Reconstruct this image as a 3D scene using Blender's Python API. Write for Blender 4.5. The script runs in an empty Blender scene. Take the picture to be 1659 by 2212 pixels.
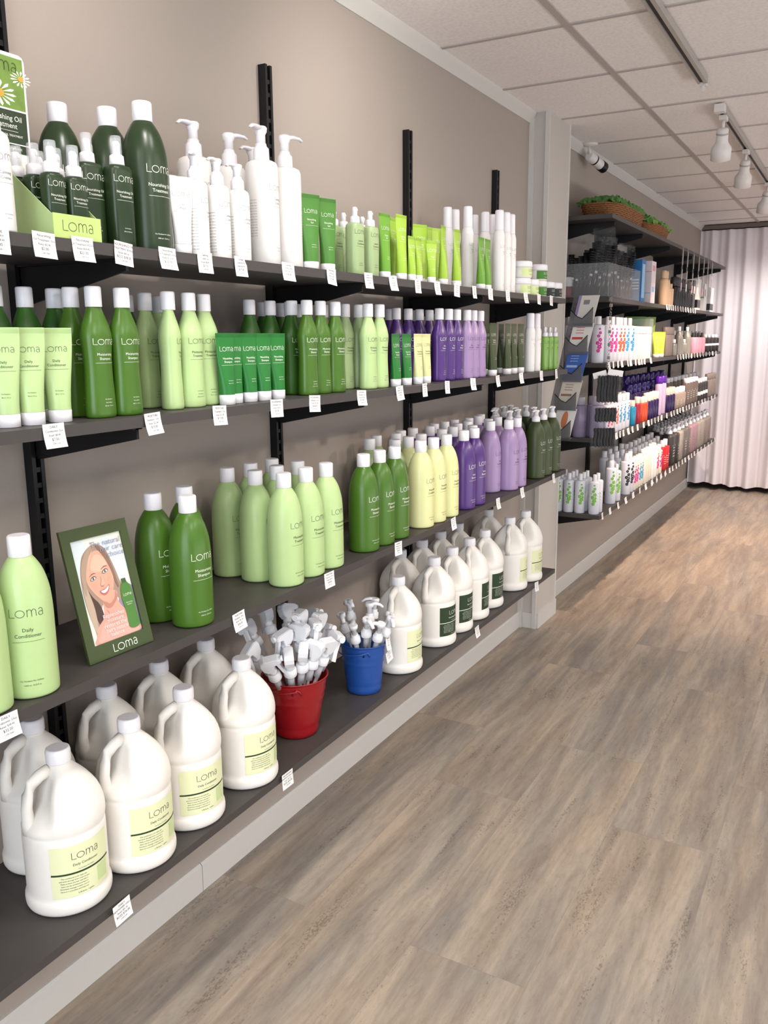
import bpy, math, random
from math import sin, cos, pi, sqrt, atan2, radians
from mathutils import Matrix, Vector
random.seed(7)
S = bpy.context.scene
COL = S.collection

# ------------------------------------------------------------------ camera
H = 1.49
CX = 1.4773
def make_camera():
    yaw, pitch, roll = 0.508679, 0.2002545, -0.00701
    cy, sy = cos(yaw), sin(yaw)
    f = Vector((-sy * cos(pitch), cy * cos(pitch), -sin(pitch)))
    r = Vector((cy, sy, 0)); u = r.cross(f)
    c, s = cos(roll), sin(roll)
    r2 = c * r + s * u; u2 = -s * r + c * u
    m = Matrix(((r2.x, u2.x, -f.x, CX), (r2.y, u2.y, -f.y, 0), (r2.z, u2.z, -f.z, H), (0, 0, 0, 1)))
    cam = bpy.data.cameras.new('camera'); o = bpy.data.objects.new('camera', cam)
    cam.sensor_fit = 'VERTICAL'; cam.sensor_height = 36; cam.lens = 1843.6 / 2212 * 36
    cam.clip_start = .02
    o.matrix_world = m; COL.objects.link(o); S.camera = o
    return f, r2, u2
FWD, RGT, UPV = make_camera()
def depth_dir(px, py):
    return FWD + RGT * ((px - 829.5) / 1843.6) + UPV * (-(py - 1106) / 1843.6)
def on_x(px, X, py=900):
    """y in the room where the sight line of column px meets the plane x = X"""
    d = depth_dir(px, py); t = (X - CX) / d.x
    return d.y * t
def on_z(px, py, Z):
    d = depth_dir(px, py); t = (Z - H) / d.z
    return CX + d.x * t, d.y * t

# ------------------------------------------------------------------ world, lights, exposure
S.view_settings.view_transform = 'Standard'; S.view_settings.look = 'None'
S.view_settings.exposure = 0.08; S.view_settings.gamma = 1.0; S.view_settings.use_curve_mapping = False
w = bpy.data.worlds.new('daylight'); S.world = w; w.use_nodes = True
w.node_tree.nodes['Background'].inputs[0].default_value = (.84, .86, 1, 1)
w.node_tree.nodes['Background'].inputs[1].default_value = .42
def area(name, loc, rot, sx, sy, power, col, spread=180):
    l = bpy.data.lights.new(name, 'AREA'); l.shape = 'RECTANGLE'; l.size = sx; l.size_y = sy
    l.energy = power; l.color = col; l.spread = radians(spread)
    o = bpy.data.objects.new(name, l); o.location = loc; o.rotation_euler = rot; COL.objects.link(o); return o
# daylight through the shop front behind the camera and along the open right side
area('shopfront_daylight', (2.1, -2.4, 1.5), (radians(90), 0, 0), 2.6, 2.1, 96, (.80, .89, 1))
area('side_daylight', (5.3, 3.2, 1.5), (radians(90), 0, radians(90)), 7.5, 2.2, 9, (.95, .95, 1))
# upward fill lights, added to brighten the ceiling
area('ceiling_fill_front', (2.6, -2.45, .35), (radians(128), 0, 0), 4.2, .6, 14, (1, .97, .95), 140)
area('ceiling_fill_side', (5.35, 3.6, .35), (radians(128), 0, radians(90)), 8.0, .6, 62, (1, .96, .94), 140)
# fill panels added out of view to strengthen the light from overhead
FILL_PANELS = [(2.33, y) for y in (-1.2, .63, 2.46, 4.29, 6.12, 7.95)]
for px_, py_ in FILL_PANELS: area('overhead_fill', (px_, py_, 2.50), (0, 0, 0), .54, 1.15, 9, (1, .95, .89))

# ------------------------------------------------------------------ helpers
def lin(h):
    h = h.lstrip('#'); o = []
    for i in (0, 2, 4):
        c = int(h[i:i + 2], 16) / 255
        o.append(c / 12.92 if c <= .04045 else ((c + .055) / 1.055) ** 2.4)
    return (*o, 1)
MATS = {}
def mat(name, col, rough=.45, metal=0, trans=0, alpha=1, emit=0, bump=0, bscale=60, var=.04, spec=.5, sss=0, ior=1.45):
    if name in MATS: return MATS[name]
    m = bpy.data.materials.new(name); m.use_nodes = True
    nt = m.node_tree; b = nt.nodes['Principled BSDF']
    c = lin(col)
    tc = nt.nodes.new('ShaderNodeTexCoord'); n = nt.nodes.new('ShaderNodeTexNoise')
    n.inputs['Scale'].default_value = bscale; n.inputs['Detail'].default_value = 2
    nt.links.new(tc.outputs['Object'], n.inputs['Vector'])
    r = nt.nodes.new('ShaderNodeMix'); r.data_type = 'RGBA'
    r.inputs[6].default_value = tuple(x * (1 - var) for x in c[:3]) + (1,)
    r.inputs[7].default_value = tuple(min(1, x * (1 + var)) for x in c[:3]) + (1,)
    nt.links.new(n.outputs['Fac'], r.inputs[0]); nt.links.new(r.outputs[2], b.inputs['Base Color'])
    b.inputs['Roughness'].default_value = rough; b.inputs['Metallic'].default_value = metal
    b.inputs['Transmission Weight'].default_value = trans; b.inputs['Alpha'].default_value = alpha
    b.inputs['Specular IOR Level'].default_value = spec; b.inputs['IOR'].default_value = ior
    if sss:
        b.inputs['Subsurface Weight'].default_value = sss
        b.inputs['Subsurface Radius'].default_value = (.01, .01, .01); b.inputs['Subsurface Scale'].default_value = 1
    if emit:
        b.inputs['Emission Color'].default_value = c; b.inputs['Emission Strength'].default_value = emit
    if bump:
        bp = nt.nodes.new('ShaderNodeBump'); bp.inputs['Strength'].default_value = bump
        bp.inputs['Distance'].default_value = .002
        nt.links.new(n.outputs['Fac'], bp.inputs['Height']); nt.links.new(bp.outputs[0], b.inputs['Normal'])
    MATS[name] = m; return m

class MB:
    def __init__(self): self.v = []; self.f = []; self.m = []; self.s = []; self.mats = []
    def mi(self, m):
        if m not in self.mats: self.mats.append(m)
        return self.mats.index(m)
    def add(self, vs, fs, m, smooth=False):
        o = len(self.v); self.v += [tuple(p) for p in vs]; k = self.mi(m)
        for f in fs: self.f.append(tuple(i + o for i in f)); self.m.append(k); self.s.append(smooth)
        return self
    def box(self, x0, x1, y0, y1, z0, z1, m, M=None):
        vs = [(x, y, z) for x in (x0, x1) for y in (y0, y1) for z in (z0, z1)]
        if M: vs = [tuple(M @ Vector(p)) for p in vs]
        return self.add(vs, [(0, 1, 3, 2), (4, 6, 7, 5), (0, 4, 5, 1), (2, 3, 7, 6), (0, 2, 6, 4), (1, 5, 7, 3)], m)
    def prism(self, poly, axis, a0, a1, m, smooth=False):
        """extrude a 2D outline along an axis (x, y or z)"""
        def P(p, a): return {'x': (a, p[0], p[1]), 'y': (p[0], a, p[1]), 'z': (p[0], p[1], a)}[axis]
        n = len(poly); vs = [P(p, a0) for p in poly] + [P(p, a1) for p in poly]
        fs = [(i, (i + 1) % n, n + (i + 1) % n, n + i) for i in range(n)]
        self.add(vs, fs, m, smooth); return self.add(vs, [tuple(range(n))[::-1], tuple(range(n, 2 * n))], m)
    def lathe(self, prof, m, n=24, a=1, b=1, cx=0, cy=0, p=2, cap0=True, cap1=True, M=None, fn=None):
        """prof: (r, z); b scales x, a scales y; p > 2 squares the section"""
        vs = []
        for (r, z) in prof:
            for i in range(n):
                t = 2 * pi * i / n
                k = (abs(cos(t)) ** p + abs(sin(t)) ** p) ** (-1 / p)
                if fn: k *= fn(t, z)
                q = (cx + r * b * cos(t) * k, cy + r * a * sin(t) * k, z)
                vs.append(tuple(M @ Vector(q)) if M else q)
        fs = [(j * n + i, j * n + (i + 1) % n, (j + 1) * n + (i + 1) % n, (j + 1) * n + i) for j in range(len(prof) - 1) for i in range(n)]
        o = len(self.v); self.add(vs, fs, m, True); k = self.mi(m); L = (len(prof) - 1) * n
        if cap0: self.f.append(tuple(o + i for i in range(n))[::-1]); self.m.append(k); self.s.append(False)
        if cap1: self.f.append(tuple(o + L + i for i in range(n))); self.m.append(k); self.s.append(False)
        return self
    def tube(self, pts, r, m, n=8, flat=1.0):
        pts = [Vector(p) for p in pts]; vs = []; rs = r if isinstance(r, (list, tuple)) else [r] * len(pts)
        for i, p in enumerate(pts):
            d = (pts[min(i + 1, len(pts) - 1)] - pts[max(i - 1, 0)]).normalized()
            ref = Vector((0, 0, 1)) if abs(d.z) < .9 else Vector((1, 0, 0))
            s = d.cross(ref).normalized(); u = s.cross(d)
            for k in range(n):
                t = 2 * pi * k / n; vs.append(tuple(p + s * cos(t) * rs[i] + u * sin(t) * rs[i] * flat))
        L = len(pts)
        fs = [(j * n + i, j * n + (i + 1) % n, (j + 1) * n + (i + 1) % n, (j + 1) * n + i) for j in range(L - 1) for i in range(n)]
        fs += [tuple(range(n))[::-1], tuple(range((L - 1) * n, L * n))]
        return self.add(vs, fs, m, True)
    def mesh(self, name):
        me = bpy.data.meshes.new(name); me.from_pydata(self.v, [], self.f)
        for mm in self.mats: me.materials.append(mm)
        me.polygons.foreach_set('material_index', self.m); me.polygons.foreach_set('use_smooth', self.s)
        me.update(); return me

def link(name, data, parent=None):
    o = bpy.data.objects.new(name, data); COL.objects.link(o)
    if parent: o.parent = parent
    return o
def tag(o, label=None, cat=None, group=None, kind=None):
    if label: o['label'] = label
    if cat: o['category'] = cat
    if group: o['group'] = group
    if kind: o['kind'] = kind
    return o
def struct(name, mb): return tag(link(name, mb.mesh(name)), kind='structure')
def empty(name, loc, rz=0):
    o = link(name, None); o.location = loc; o.rotation_euler = (0, 0, rz); o.empty_display_size = .02; return o

# ---- lettering: outlines of the built-in font, flattened to triangles, wrapped on a surface
TXT = {}
def text2d(s):
    if s in TXT: return TXT[s]
    c = bpy.data.curves.new('t', 'FONT'); c.body = s; c.align_x = 'CENTER'; c.align_y = 'CENTER'; c.resolution_u = 2; c.size = 1
    o = bpy.data.objects.new('t', c); COL.objects.link(o); dg = bpy.context.evaluated_depsgraph_get(); dg.update()
    me = o.evaluated_get(dg).to_mesh()
    r = ([(v.co.x, v.co.y) for v in me.vertices], [tuple(p.vertices) for p in me.polygons])
    o.evaluated_get(dg).to_mesh_clear(); bpy.data.objects.remove(o); bpy.data.curves.remove(c)
    TXT[s] = r; return r
def text(mb, s, surf, u, v, size, m):
    vs, fs = text2d(s)
    mb.add([surf(u + x * size, v + y * size) for x, y in vs], fs, m)
def arc(cx, cy, rx, ry, a0, a1, n):
    return [(cx + rx * cos(radians(a0 + (a1 - a0) * i / n)), cy + ry * sin(radians(a0 + (a1 - a0) * i / n))) for i in range(n + 1)]
LOGO = [[(0, 1), (0, .5), (0, 0), (.3, 0), (.62, 0)], arc(1.2, .42, .5, .42, 0, 360, 20),
        [(1.98, 0), (1.98, .45), (1.98, .84)], arc(2.23, .52, .25, .32, 180, 0, 8) + [(2.48, .25), (2.48, 0)],
        arc(2.73, .52, .25, .32, 180, 0, 8) + [(2.98, .25), (2.98, 0)],
        arc(3.52, .56, .25, .28, 150, 0, 7) + [(3.77, .3), (3.77, 0)], arc(3.52, .23, .25, .23, 50, 310, 12), [(3.68, .41), (3.77, .45)]]
def logo(mb, surf, u, v, h, m, wgt=.075):
    """the word in round thin strokes: each stroke a ribbon, u,v is its centre"""
    for st in LOGO:
        vs = []; n = len(st)
        for i, (x, y) in enumerate(st):
            a = st[max(i - 1, 0)]; b = st[min(i + 1, n - 1)]; dx, dy = b[0] - a[0], b[1] - a[1]; L = sqrt(dx * dx + dy * dy) or 1
            for s in (-1, 1):
                X = x - dy / L * s * wgt / 2 - 1.9; Y = y + dx / L * s * wgt / 2 - .45
                vs.append(surf(u + X * h, v + Y * h))
        mb.add(vs, [(2 * i, 2 * i + 1, 2 * i + 3, 2 * i + 2) for i in range(n - 1)], m)
def wrap(a, b, rad, off=.0004, p=2, t0=0):
    """surface map on an elliptic/squared lathe body: u runs round from the +x side"""
    N = 720; tab = [(0, 0)]; r = 1
    def P(t, rr):
        k = (abs(cos(t)) ** p + abs(sin(t)) ** p) ** (-1 / p); return rr * b * cos(t) * k, rr * a * sin(t) * k
    R0 = rad(None); s = 0; last = P(0, R0); tt = [0]; ss = [0]
    for i in range(1, N // 2):
        t = 2 * pi * i / N; q = P(t, R0); s += sqrt((q[0] - last[0]) ** 2 + (q[1] - last[1]) ** 2); last = q; tt.append(t); ss.append(s)
    def f(u, z):
        au = abs(u); lo, hi = 0, len(ss) - 1
        while hi - lo > 1:
            mid = (lo + hi) // 2
            if ss[mid] > au: hi = mid
            else: lo = mid
        t = tt[lo] + (tt[hi] - tt[lo]) * (au - ss[lo]) / (ss[hi] - ss[lo]); t = t if u >= 0 else -t
        t += t0
        x, y = P(t, rad(z)); L = sqrt(x * x + y * y); return (x * (1 + off / L), y * (1 + off / L), z)
    return f
def rad_of(prof, zref):
    def f(z):
        if z is None: z = zref
        for (r0, z0), (r1, z1) in zip(prof, prof[1:]):
            if z0 <= z <= z1 and z1 > z0: return r0 + (r1 - r0) * (z - z0) / (z1 - z0)
        return prof[-1][0]
    return f
def smoothprof(pts, k=3):
    out = []
    for i in range(len(pts) - 1):
        p0 = pts[max(i - 1, 0)]; p1 = pts[i]; p2 = pts[i + 1]; p3 = pts[min(i + 2, len(pts) - 1)]
        for j in range(k):
            t = j / k
            out.append(tuple(.5 * (2 * p1[d] + (p2[d] - p0[d]) * t + (2 * p0[d] - 5 * p1[d] + 4 * p2[d] - p3[d]) * t * t + (3 * p1[d] - p0[d] - 3 * p2[d] + p3[d]) * t ** 3) for d in (0, 1)))
    out.append(pts[-1]); return out

# ------------------------------------------------------------------ materials
WHT = mat('white_cap_plastic', '#e9e7ea', .35, var=.02)
GRN = mat('moss_green_bottle', '#44691f', .30, var=.03, spec=.45)
LGT = mat('pale_green_bottle', '#adc689', .30, var=.02, spec=.4)
YEL = mat('pale_yellow_bottle', '#d3d49a', .30, var=.02)
DRK = mat('dark_green_bottle', '#24361d', .30, var=.04)
OLV = mat('olive_green_tube', '#3a4624', .4, var=.04)
EME = mat('emerald_green_tube', '#1c6e27', .4, var=.03)
EM2 = mat('leaf_green_tube', '#457c2a', .42, var=.03)
LIM = mat('lime_green_tube', '#98bc38', .42, var=.03)
LM2 = mat('bright_green_tube', '#649a2a', .42, var=.03)
SAG = mat('sage_green_bottle', '#9cb17f', .30, var=.02)
SG2 = mat('grass_green_bottle', '#86b057', .30, var=.02)
PUR = mat('purple_bottle', '#4b2b72', .30, var=.03, spec=.6)
LIL = mat('lilac_bottle', '#9b83ab', .30, var=.02)
WBD = mat('white_body_plastic', '#e8e6e2', .4, var=.02)
NAT = mat('milky_jug_plastic', '#e6e2da', .38, var=.03, spec=.45, sss=.0)
INKD = mat('dark_green_ink', '#33472c', .6)
INKW = mat('white_ink', '#e8ecdf', .6)
INKG = mat('grey_ink', '#77777a', .6)
INKK = mat('black_ink', '#2a2a2c', .6)
LBL = mat('pale_green_label', '#dce0b4', .5, var=.02)
LB2 = mat('mint_label_panel', '#c3d39c', .5, var=.02)
LBD = mat('dark_green_label', '#22381c', .5, var=.03)
CLR = mat('clear_plastic', '#eef2f4', .08, alpha=.28, var=0)
TUBEP = mat('cloudy_dip_tube_plastic', '#dcdde0', .25, alpha=.5, var=0)
BLK = mat('black_steel', '#0f0f11', .45, var=.1, spec=.4)
SHF = mat('charcoal_laminate', '#403c3a', .5, bump=.15, bscale=25, var=.07)
RED = mat('red_painted_tin', '#8e0d17', .28, var=.05, spec=.6)
BLU = mat('blue_painted_tin', '#1d4a94', .3, var=.05, spec=.6)
PAP = mat('white_card', '#eceae8', .7, var=.02)
TRM = mat('white_trim_paint', '#cdcac4', .55, var=.02)

# ------------------------------------------------------------------ product kinds: list of (part name, mesh, [(sub-part, mesh)])
class Kind:
    def __init__(self, name, cat, parts): self.name = name; self.cat = cat; self.parts = parts; self.proto = None
    def put(self, loc, rz):
        if not self.proto:
            r = empty(self.name, loc, rz)
            for pn, me, subs in self.parts:
                c = link(pn, me, r)
                for sn, sm in subs: link(sn, sm, c)
            self.proto = r; return r
        return dup(self.proto, loc, rz)
def dup(root, loc, rz):
    r = root.copy(); COL.objects.link(r); r.location = loc; r.rotation_euler = (0, 0, rz)
    for k in ('label', 'group', 'category'):
        if k in r.keys(): del r[k]
    for ch in list(root.children):
        c = ch.copy(); COL.objects.link(c); c.parent = r
        for g in ch.children:
            d = g.copy(); COL.objects.link(d); d.parent = c
    return r
def body_text(mb, surf, ztop, h, lines, ink, zb=None, sz=.0075, foot=('No Parabens', '1000 ml  33.8 fl oz'), zf=.03, ufix=0):
    logo(mb, surf, ufix, ztop, h, ink, .07 if ink is INKW else .06)
    z = ztop - h * 2.0
    for ln in lines: text(mb, ln, surf, ufix, z, sz, ink); z -= sz * 1.15
    if lines: mb.add([surf(ufix - sz * 3 + sz * 6 * i / 6, z + d) for i in range(7) for d in (0, sz * .06)], [(2 * i, 2 * i + 1, 2 * i + 3, 2 * i + 2) for i in range(6)], ink)
    for k, ln in enumerate(foot): text(mb, ln, surf, ufix, zf - k * sz * .9, sz * .42, ink)

def ridged_cap(r, h, m, z0, ridges=False):
    mb = MB(); mb.lathe([(r * .96, z0), (r, z0 + .001), (r * .99, z0 + h - .003), (r * .93, z0 + h - .0008), (r * .85, z0 + h)], m, 28)
    mb.lathe([(r * .5, z0 + h + .0003), (r * .1, z0 + h + .0006)], m, 16, cap0=False); return mb.mesh('cap')
def liter(m, ink, lines, pump=False, capm=None, name='shampoo_bottle'):
    a, b = .97, .91
    P = smoothprof([(.040, 0), (.0455, .003), (.0470, .012), (.0470, .06), (.0470, .11), (.0465, .15), (.0442, .18), (.0400, .20), (.0335, .219), (.0245, .234), (.0178, .242)], 3)
    mb = MB(); mb.lathe(P, m, 36, a, b); sf = wrap(a, b, rad_of(P, .1))
    body_text(mb, sf, .152, .0145, lines, ink, zf=.034, sz=.0088, foot=('No Parabens No Sulfates', '1000 ml  33.8 fl oz'))
    parts = [('body', mb.mesh('body'), [])]
    if pump: parts += pump_parts(.242, .017, .05)
    else: parts.append(('cap', ridged_cap(.0187, .036, capm or WHT, .241), []))
    return Kind(name, 'bottle', parts)
def pump_parts(z0, r, h, reach=.038, m=None):
    m = m or WHT
    c = MB(); c.lathe([(r, z0), (r * 1.05, z0 + .002), (r * 1.0, z0 + h * .36), (r * .75, z0 + h * .42), (r * .7, z0 + h * .5)], m, 24)
    p = MB(); p.lathe([(r * .62, z0 + h * .45), (r * .60, z0 + h * .76), (r * .80, z0 + h * .84), (r * .86, z0 + h * .95), (r * .7, z0 + h)], m, 20)
    p.tube([(0, 0, z0 + h * .91), (0, -reach * .5, z0 + h * .955), (0, -reach * .9, z0 + h * .94), (0, -reach * 1.08, z0 + h * .87)], [r * .72, r * .5, r * .36, r * .28], m, 12, .55)
    return [('collar', c.mesh('collar'), []), ('pump_head', p.mesh('pump_head'), [])]
def tall12(m, ink, lines, name='shampoo_bottle'):
    a, b = 1.0, .72
    P = smoothprof([(.026, 0), (.0300, .002), (.0312, .010), (.0300, .045), (.0284, .08), (.0292, .115), (.0312, .138), (.0308, .150), (.0270, .165), (.0205, .181), (.0160, .192), (.0142, .198)], 3)
    mb = MB(); mb.lathe(P, m, 32, a, b); sf = wrap(a, b, rad_of(P, .1))
    body_text(mb, sf, .136, .0112, lines, ink, zf=.034, sz=.0066, foot=('No Parabens', 'No Sulfates', '355 ml  12 fl oz'))
    return Kind(name, 'bottle', [('body', mb.mesh('body'), []), ('cap', ridged_cap(.0147, .036, WHT, .197), [])])
def squeeze(m, ink, lines, h=.156, r=.0185, w=None, capm=None, name='squeeze_tube', ripple=True):
    w = w or r * 1.5; c = .022; n = 36
    mb = MB(); vs = []; Z = [0, .1, .25, .4, .55, .7, .8, .88, .94, .965, 1]
    def sec(t): # half widths in y and x
        s = t * t * (3 - 2 * t); ry = r + (w - r) * s; rx = r * .8 * (1 - s) ** .8 + .0007; return ry, rx
    for q in Z:
        tt = min(1, q / .94); ry, rx = sec(tt)
        for i in range(n):
            t = 2 * pi * i / n; vs.append((rx * cos(t), ry * sin(t), c + q * (h - c)))
    mb.add(vs, [(j * n + i, j * n + (i + 1) % n, (j + 1) * n + (i + 1) % n, (j + 1) * n + i) for j in range(len(Z) - 1) for i in range(n)], m, True)
    mb.add(vs[-n:], [tuple(range(n))], m)
    for k in range(5):
        zz = h - .002 - k * .0016
        if ripple: mb.box(-.0011, .0011, -w * .97, w * .97, zz, zz + .0006, m)
    def sf(u, z):
        q = (z - c) / (h - c); ry, rx = sec(min(1, q / .94)); t = math.asin(max(-.98, min(.98, u / ry))); return (rx * cos(t) + .0006, ry * sin(t), z)
    body_text(mb, sf, h * .78, .0100, lines, ink, zf=h * .34, sz=.0062, foot=('No Parabens', '88 ml  3 fl oz'))
    cp = MB(); cp.lathe([(r * .92, 0), (r * 1.0, .001), (r * 1.02, c - .002), (r * .98, c)], capm or WHT, 32, 1, .82)
    return Kind(name, 'tube', [('body', mb.mesh('body'), []), ('cap', cp.mesh('cap'), [])])
def spray(m, ink, lines, hb=.145, r=.0255, foot=('No Parabens', '250 ml 8.45 fl oz'), lh=.0115, name='spray_bottle', overcap=True):
    a, b, p = 1.0, .72, 3.2
    P = [(r * .93, 0), (r, .004), (r, hb - .012), (r * .97, hb - .006), (r * .86, hb - .0015), (r * .6, hb)]
    mb = MB(); mb.lathe(P, m, 36, a, b, p=p); sf = wrap(a, b, rad_of(P, hb * .5), p=p)
    body_text(mb, sf, hb * .83, lh, lines, ink, zf=hb * .24, sz=lh * .55, foot=foot)
    c = MB(); rc = .0125; c.lathe([(rc, hb), (rc * 1.08, hb + .001), (rc, hb + .016), (rc * .8, hb + .018)], WHT, 24)
    s = MB(); s.lathe([(.0072, hb + .017), (.0068, hb + .038), (.0050, hb + .041)], WHT, 20); s.box(.004, .0085, -.002, .002, hb + .031, hb + .036, WHT)
    parts = [('body', mb.mesh('body'), []), ('collar', c.mesh('collar'), []), ('nozzle', s.mesh('nozzle'), [])]
    if overcap:
        oc = MB(); oc.lathe([(.0102, hb + .0165), (.0095, hb + .048), (.0088, hb + .050)], CLR, 24, cap0=False); parts.append(('overcap', oc.mesh('overcap'), []))
    return Kind(name, 'bottle', parts)
def pumpbottle(m, ink, lines, hb, r, hp, lh=.0125, ml='1000 ml', name='pump_bottle'):
    P = [(r * .92, 0), (r, .004), (r, hb - .02), (r * .98, hb - .012), (r * .9, hb - .005), (r * .7, hb - .001), (r * .5, hb)]
    mb = MB(); mb.lathe(P, m, 40); sf = wrap(1, 1, rad_of(P, hb * .5))
    body_text(mb, sf, hb * .74, lh, lines, ink, zf=hb * .18, sz=lh * .58, foot=('No Parabens', ml))
    # small print on the back
    sb = wrap(1, 1, rad_of(P, hb * .5), t0=-1.9)
    for k in range(14): text(mb, random.choice(['directions apply evenly', 'ingredients water aloe', 'massage and rinse well']), sb, 0, hb * .62 - k * .006, .0036, ink)
    return Kind(name, 'pump bottle', [('body', mb.mesh('body'), [])] + pump_parts(hb, r * .47 if r > .03 else r * .55, hp, r * 1.15))
def hairspray(m, ink, name='hairspray_can', k=1):
    P = [(r_, z_ * k) for r_, z_ in smoothprof([(.019, 0), (.0215, .002), (.0215, .02), (.0215, .14), (.0215, .195), (.0205, .208), (.0175, .220), (.0160, .224)], 2)]
    mb = MB(); mb.lathe(P, m, 28); sf = wrap(1, 1, rad_of(P, .1)); body_text(mb, sf, .165 * k, .0095, ['Finishing', 'Spray'], ink, zf=.03, sz=.0055)
    c = MB(); c.lathe([(.0165, .2225 * k), (.0170, .226 * k), (.0162, .262 * k), (.0160, .290 * k), (.0140, .295 * k)], WHT, 24)
    return Kind(name, 'spray can', [('body', mb.mesh('body'), []), ('cap', c.mesh('cap'), [])])
def jar(lab, ink, r=.0395, h=.064, name='cream_jar'):
    mb = MB(); mb.lathe([(r * .9, 0), (r, .003), (r, h * .66)], WBD, 32); lb = MB()
    P = [(r, 0), (r, h)]; sf = wrap(1, 1, rad_of(P, .02), .0008)
    n = 16; vs = [sf(-r * 1.25 + r * 2.5 * i / n, z) for i in range(n + 1) for z in (h * .08, h * .6)]
    lb.add(vs, [(2 * i, 2 * i + 2, 2 * i + 3, 2 * i + 1) for i in range(n)], lab, True)
    sg = wrap(1, 1, rad_of(P, .02), .0013); logo(lb, sg, 0, h * .44, .0095, ink, .09); text(lb, 'Texture Cream', sg, 0, h * .2, .005, ink)
    c = MB(); c.lathe([(r * 1.03, h * .64), (r * 1.05, h * .66), (r * 1.04, h * .93), (r * .97, h * .99), (r * .88, h)], WHT, 32)
    return Kind(name, 'jar', [('body', mb.mesh('body'), []), ('label', lb.mesh('label'), []), ('lid', c.mesh('lid'), [])])
def jug(dark, product):
    R = .0765
    P = smoothprof([(.066, 0), (.076, .004), (.0790, .014), (.0785, .026), (.0755, .034), (.0752, .05), (.0752, .10), (.0752, .148), (.0738, .156), (.0755, .164), (.0765, .176), (.0745, .195), (.0665, .218), (.0520, .240), (.0370, .257), (.0260, .268), (.0205, .274)], 2)
    def fn(t, z): # hollow beside the handle, which stands on the -y side
        d = (t - 1.5 * pi + pi) % (2 * pi) - pi
        s = max(0, min(1, (z - .160) / .05)) * max(0, min(1, (.276 - z) / .03)); s = s * s * (3 - 2 * s)
        g = max(0, 1 - (abs(d) / .95) ** 3)
        return 1 - .50 * s * g
    mb = MB(); mb.lathe(P, NAT, 56, fn=fn, cap1=False)
    mb.lathe([(.0205, .272), (.0215, .276), (.0190, .278)], NAT, 28)
    hd = MB(); hd.tube([(0, -.064, .158), (0, -.0655, .178), (0, -.0660, .205), (0, -.0625, .231), (0, -.0530, .250), (0, -.038, .261), (0, -.020, .266)], [.0135, .0115, .0100, .0100, .0105, .0110, .0115], NAT, 16, 1.1)
    cp = MB(); cp.lathe([(.0215, .277), (.0226, .279), (.0226, .298), (.0212, .3035), (.019, .305)], WHT, 44, fn=lambda t, z: 1 + .006 * cos(11 * t))
    base = LBD if dark else LBL; ink = INKW if dark else INKK
    lb = MB(); rp = [(R - .001, 0), (R - .001, .3)]; s1 = wrap(1, 1, lambda z: .0752, .0006); s2 = wrap(1, 1, lambda z: .0752, .0010)
    def panel(u0, u1, z0, z1, m, sf, n=20):
        vs = [sf(u0 + (u1 - u0) * i / n, z) for i in range(n + 1) for z in (z0, z1)]
        lb.add(vs, [(2 * i, 2 * i + 2, 2 * i + 3, 2 * i + 1) for i in range(n)], m, True)
    panel(-.060, .060, .040, .142, base, s1)
    bar = INKW if dark else LBD
    panel(-.060, .060, .0855, .0875 if dark else .0890, bar, s2)
    logo(lb, s2, 0.004, .121, .0135, ink, .07); text(lb, product, s2, .004, .1035, .0068, ink); text(lb, 'No Parabens No Sulfates', s2, .004, .0935, .0030, ink)
    words = ['This conditioner is for daily salon use Apply to wet hair', 'and work through from roots to ends then rinse it well', 'Made to leave the hair soft with no added weight at all', 'Salon size for professional back bar use and refills', 'Directions massage in leave one minute and rinse out', 'Store in a cool place and keep out of reach of children']
    for k in range(6): text(lb, words[k][:34], s2, -.020, .0795 - k * .0052, .0036, ink)
    text(lb, '3.78 litres  1 gallon', s2, 0, .0455, .0040, ink)
    if not dark: panel(.026, .052, .050, .082, LB2, s2, 5)
    return Kind('gallon_jug', 'jug', [('body', mb.mesh('body'), [])] + [('handle', hd.mesh('handle'), []), ('cap', cp.mesh('cap'), []), ('label', lb.mesh('label'), [])])

K = {}
K['lit_daily'] = liter(LGT, INKD, ['Daily', 'Conditioner'], name='conditioner_bottle')
K['lit_treat'] = liter(LGT, INKD, ['Moisturizing', 'Treatment'], name='treatment_bottle')
K['lit_moist'] = liter(GRN, INKW, ['Moisturizing', 'Shampoo'])
K['lit_sage'] = liter(SAG, INKD, ['Nourishing', 'Treatment'], name='treatment_bottle')
K['lit_cream'] = liter(YEL, INKD, ['Nourishing', 'Conditioner'], name='conditioner_bottle')
K['lit_purple'] = liter(PUR, INKW, ['Violet', 'Shampoo'])
K['lit_lilac'] = liter(LIL, INKK, ['Violet', 'Conditioner'], name='conditioner_bottle')
K['lit_oil'] = liter(DRK, INKW, ['Nourishing Oil', 'Treatment'], name='oil_treatment_bottle')
K['lit_pump'] = liter(OLV, INKW, ['Essentials'], pump=True, name='pump_bottle')
K['t_moist'] = tall12(GRN, INKW, ['Moisturizing', 'Shampoo'])
K['t_light'] = tall12(LGT, INKD, ['Moisturizing', 'Treatment'], name='treatment_bottle')
K['t_sage'] = tall12(SAG, INKD, ['Nourishing', 'Conditioner'], name='conditioner_bottle')
K['t_dark'] = tall12(mat('forest_green_bottle', '#2e5a18', .38), INKW, ['Nourishing', 'Shampoo'])
K['t_purple'] = tall12(PUR, INKW, ['Violet', 'Shampoo'])
K['t_lilac'] = tall12(LIL, INKK, ['Violet', 'Conditioner'], name='conditioner_bottle')
K['tb_light'] = squeeze(LGT, INKD, ['Daily', 'Conditioner'], h=.160, r=.0195)
K['tb_eme'] = squeeze(EME, INKW, ['Nourishing', 'Shampoo'], h=.152, r=.0185)
K['tb_yel'] = squeeze(YEL, INKD, ['Nourishing', 'Conditioner'], h=.152, r=.018)
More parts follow.
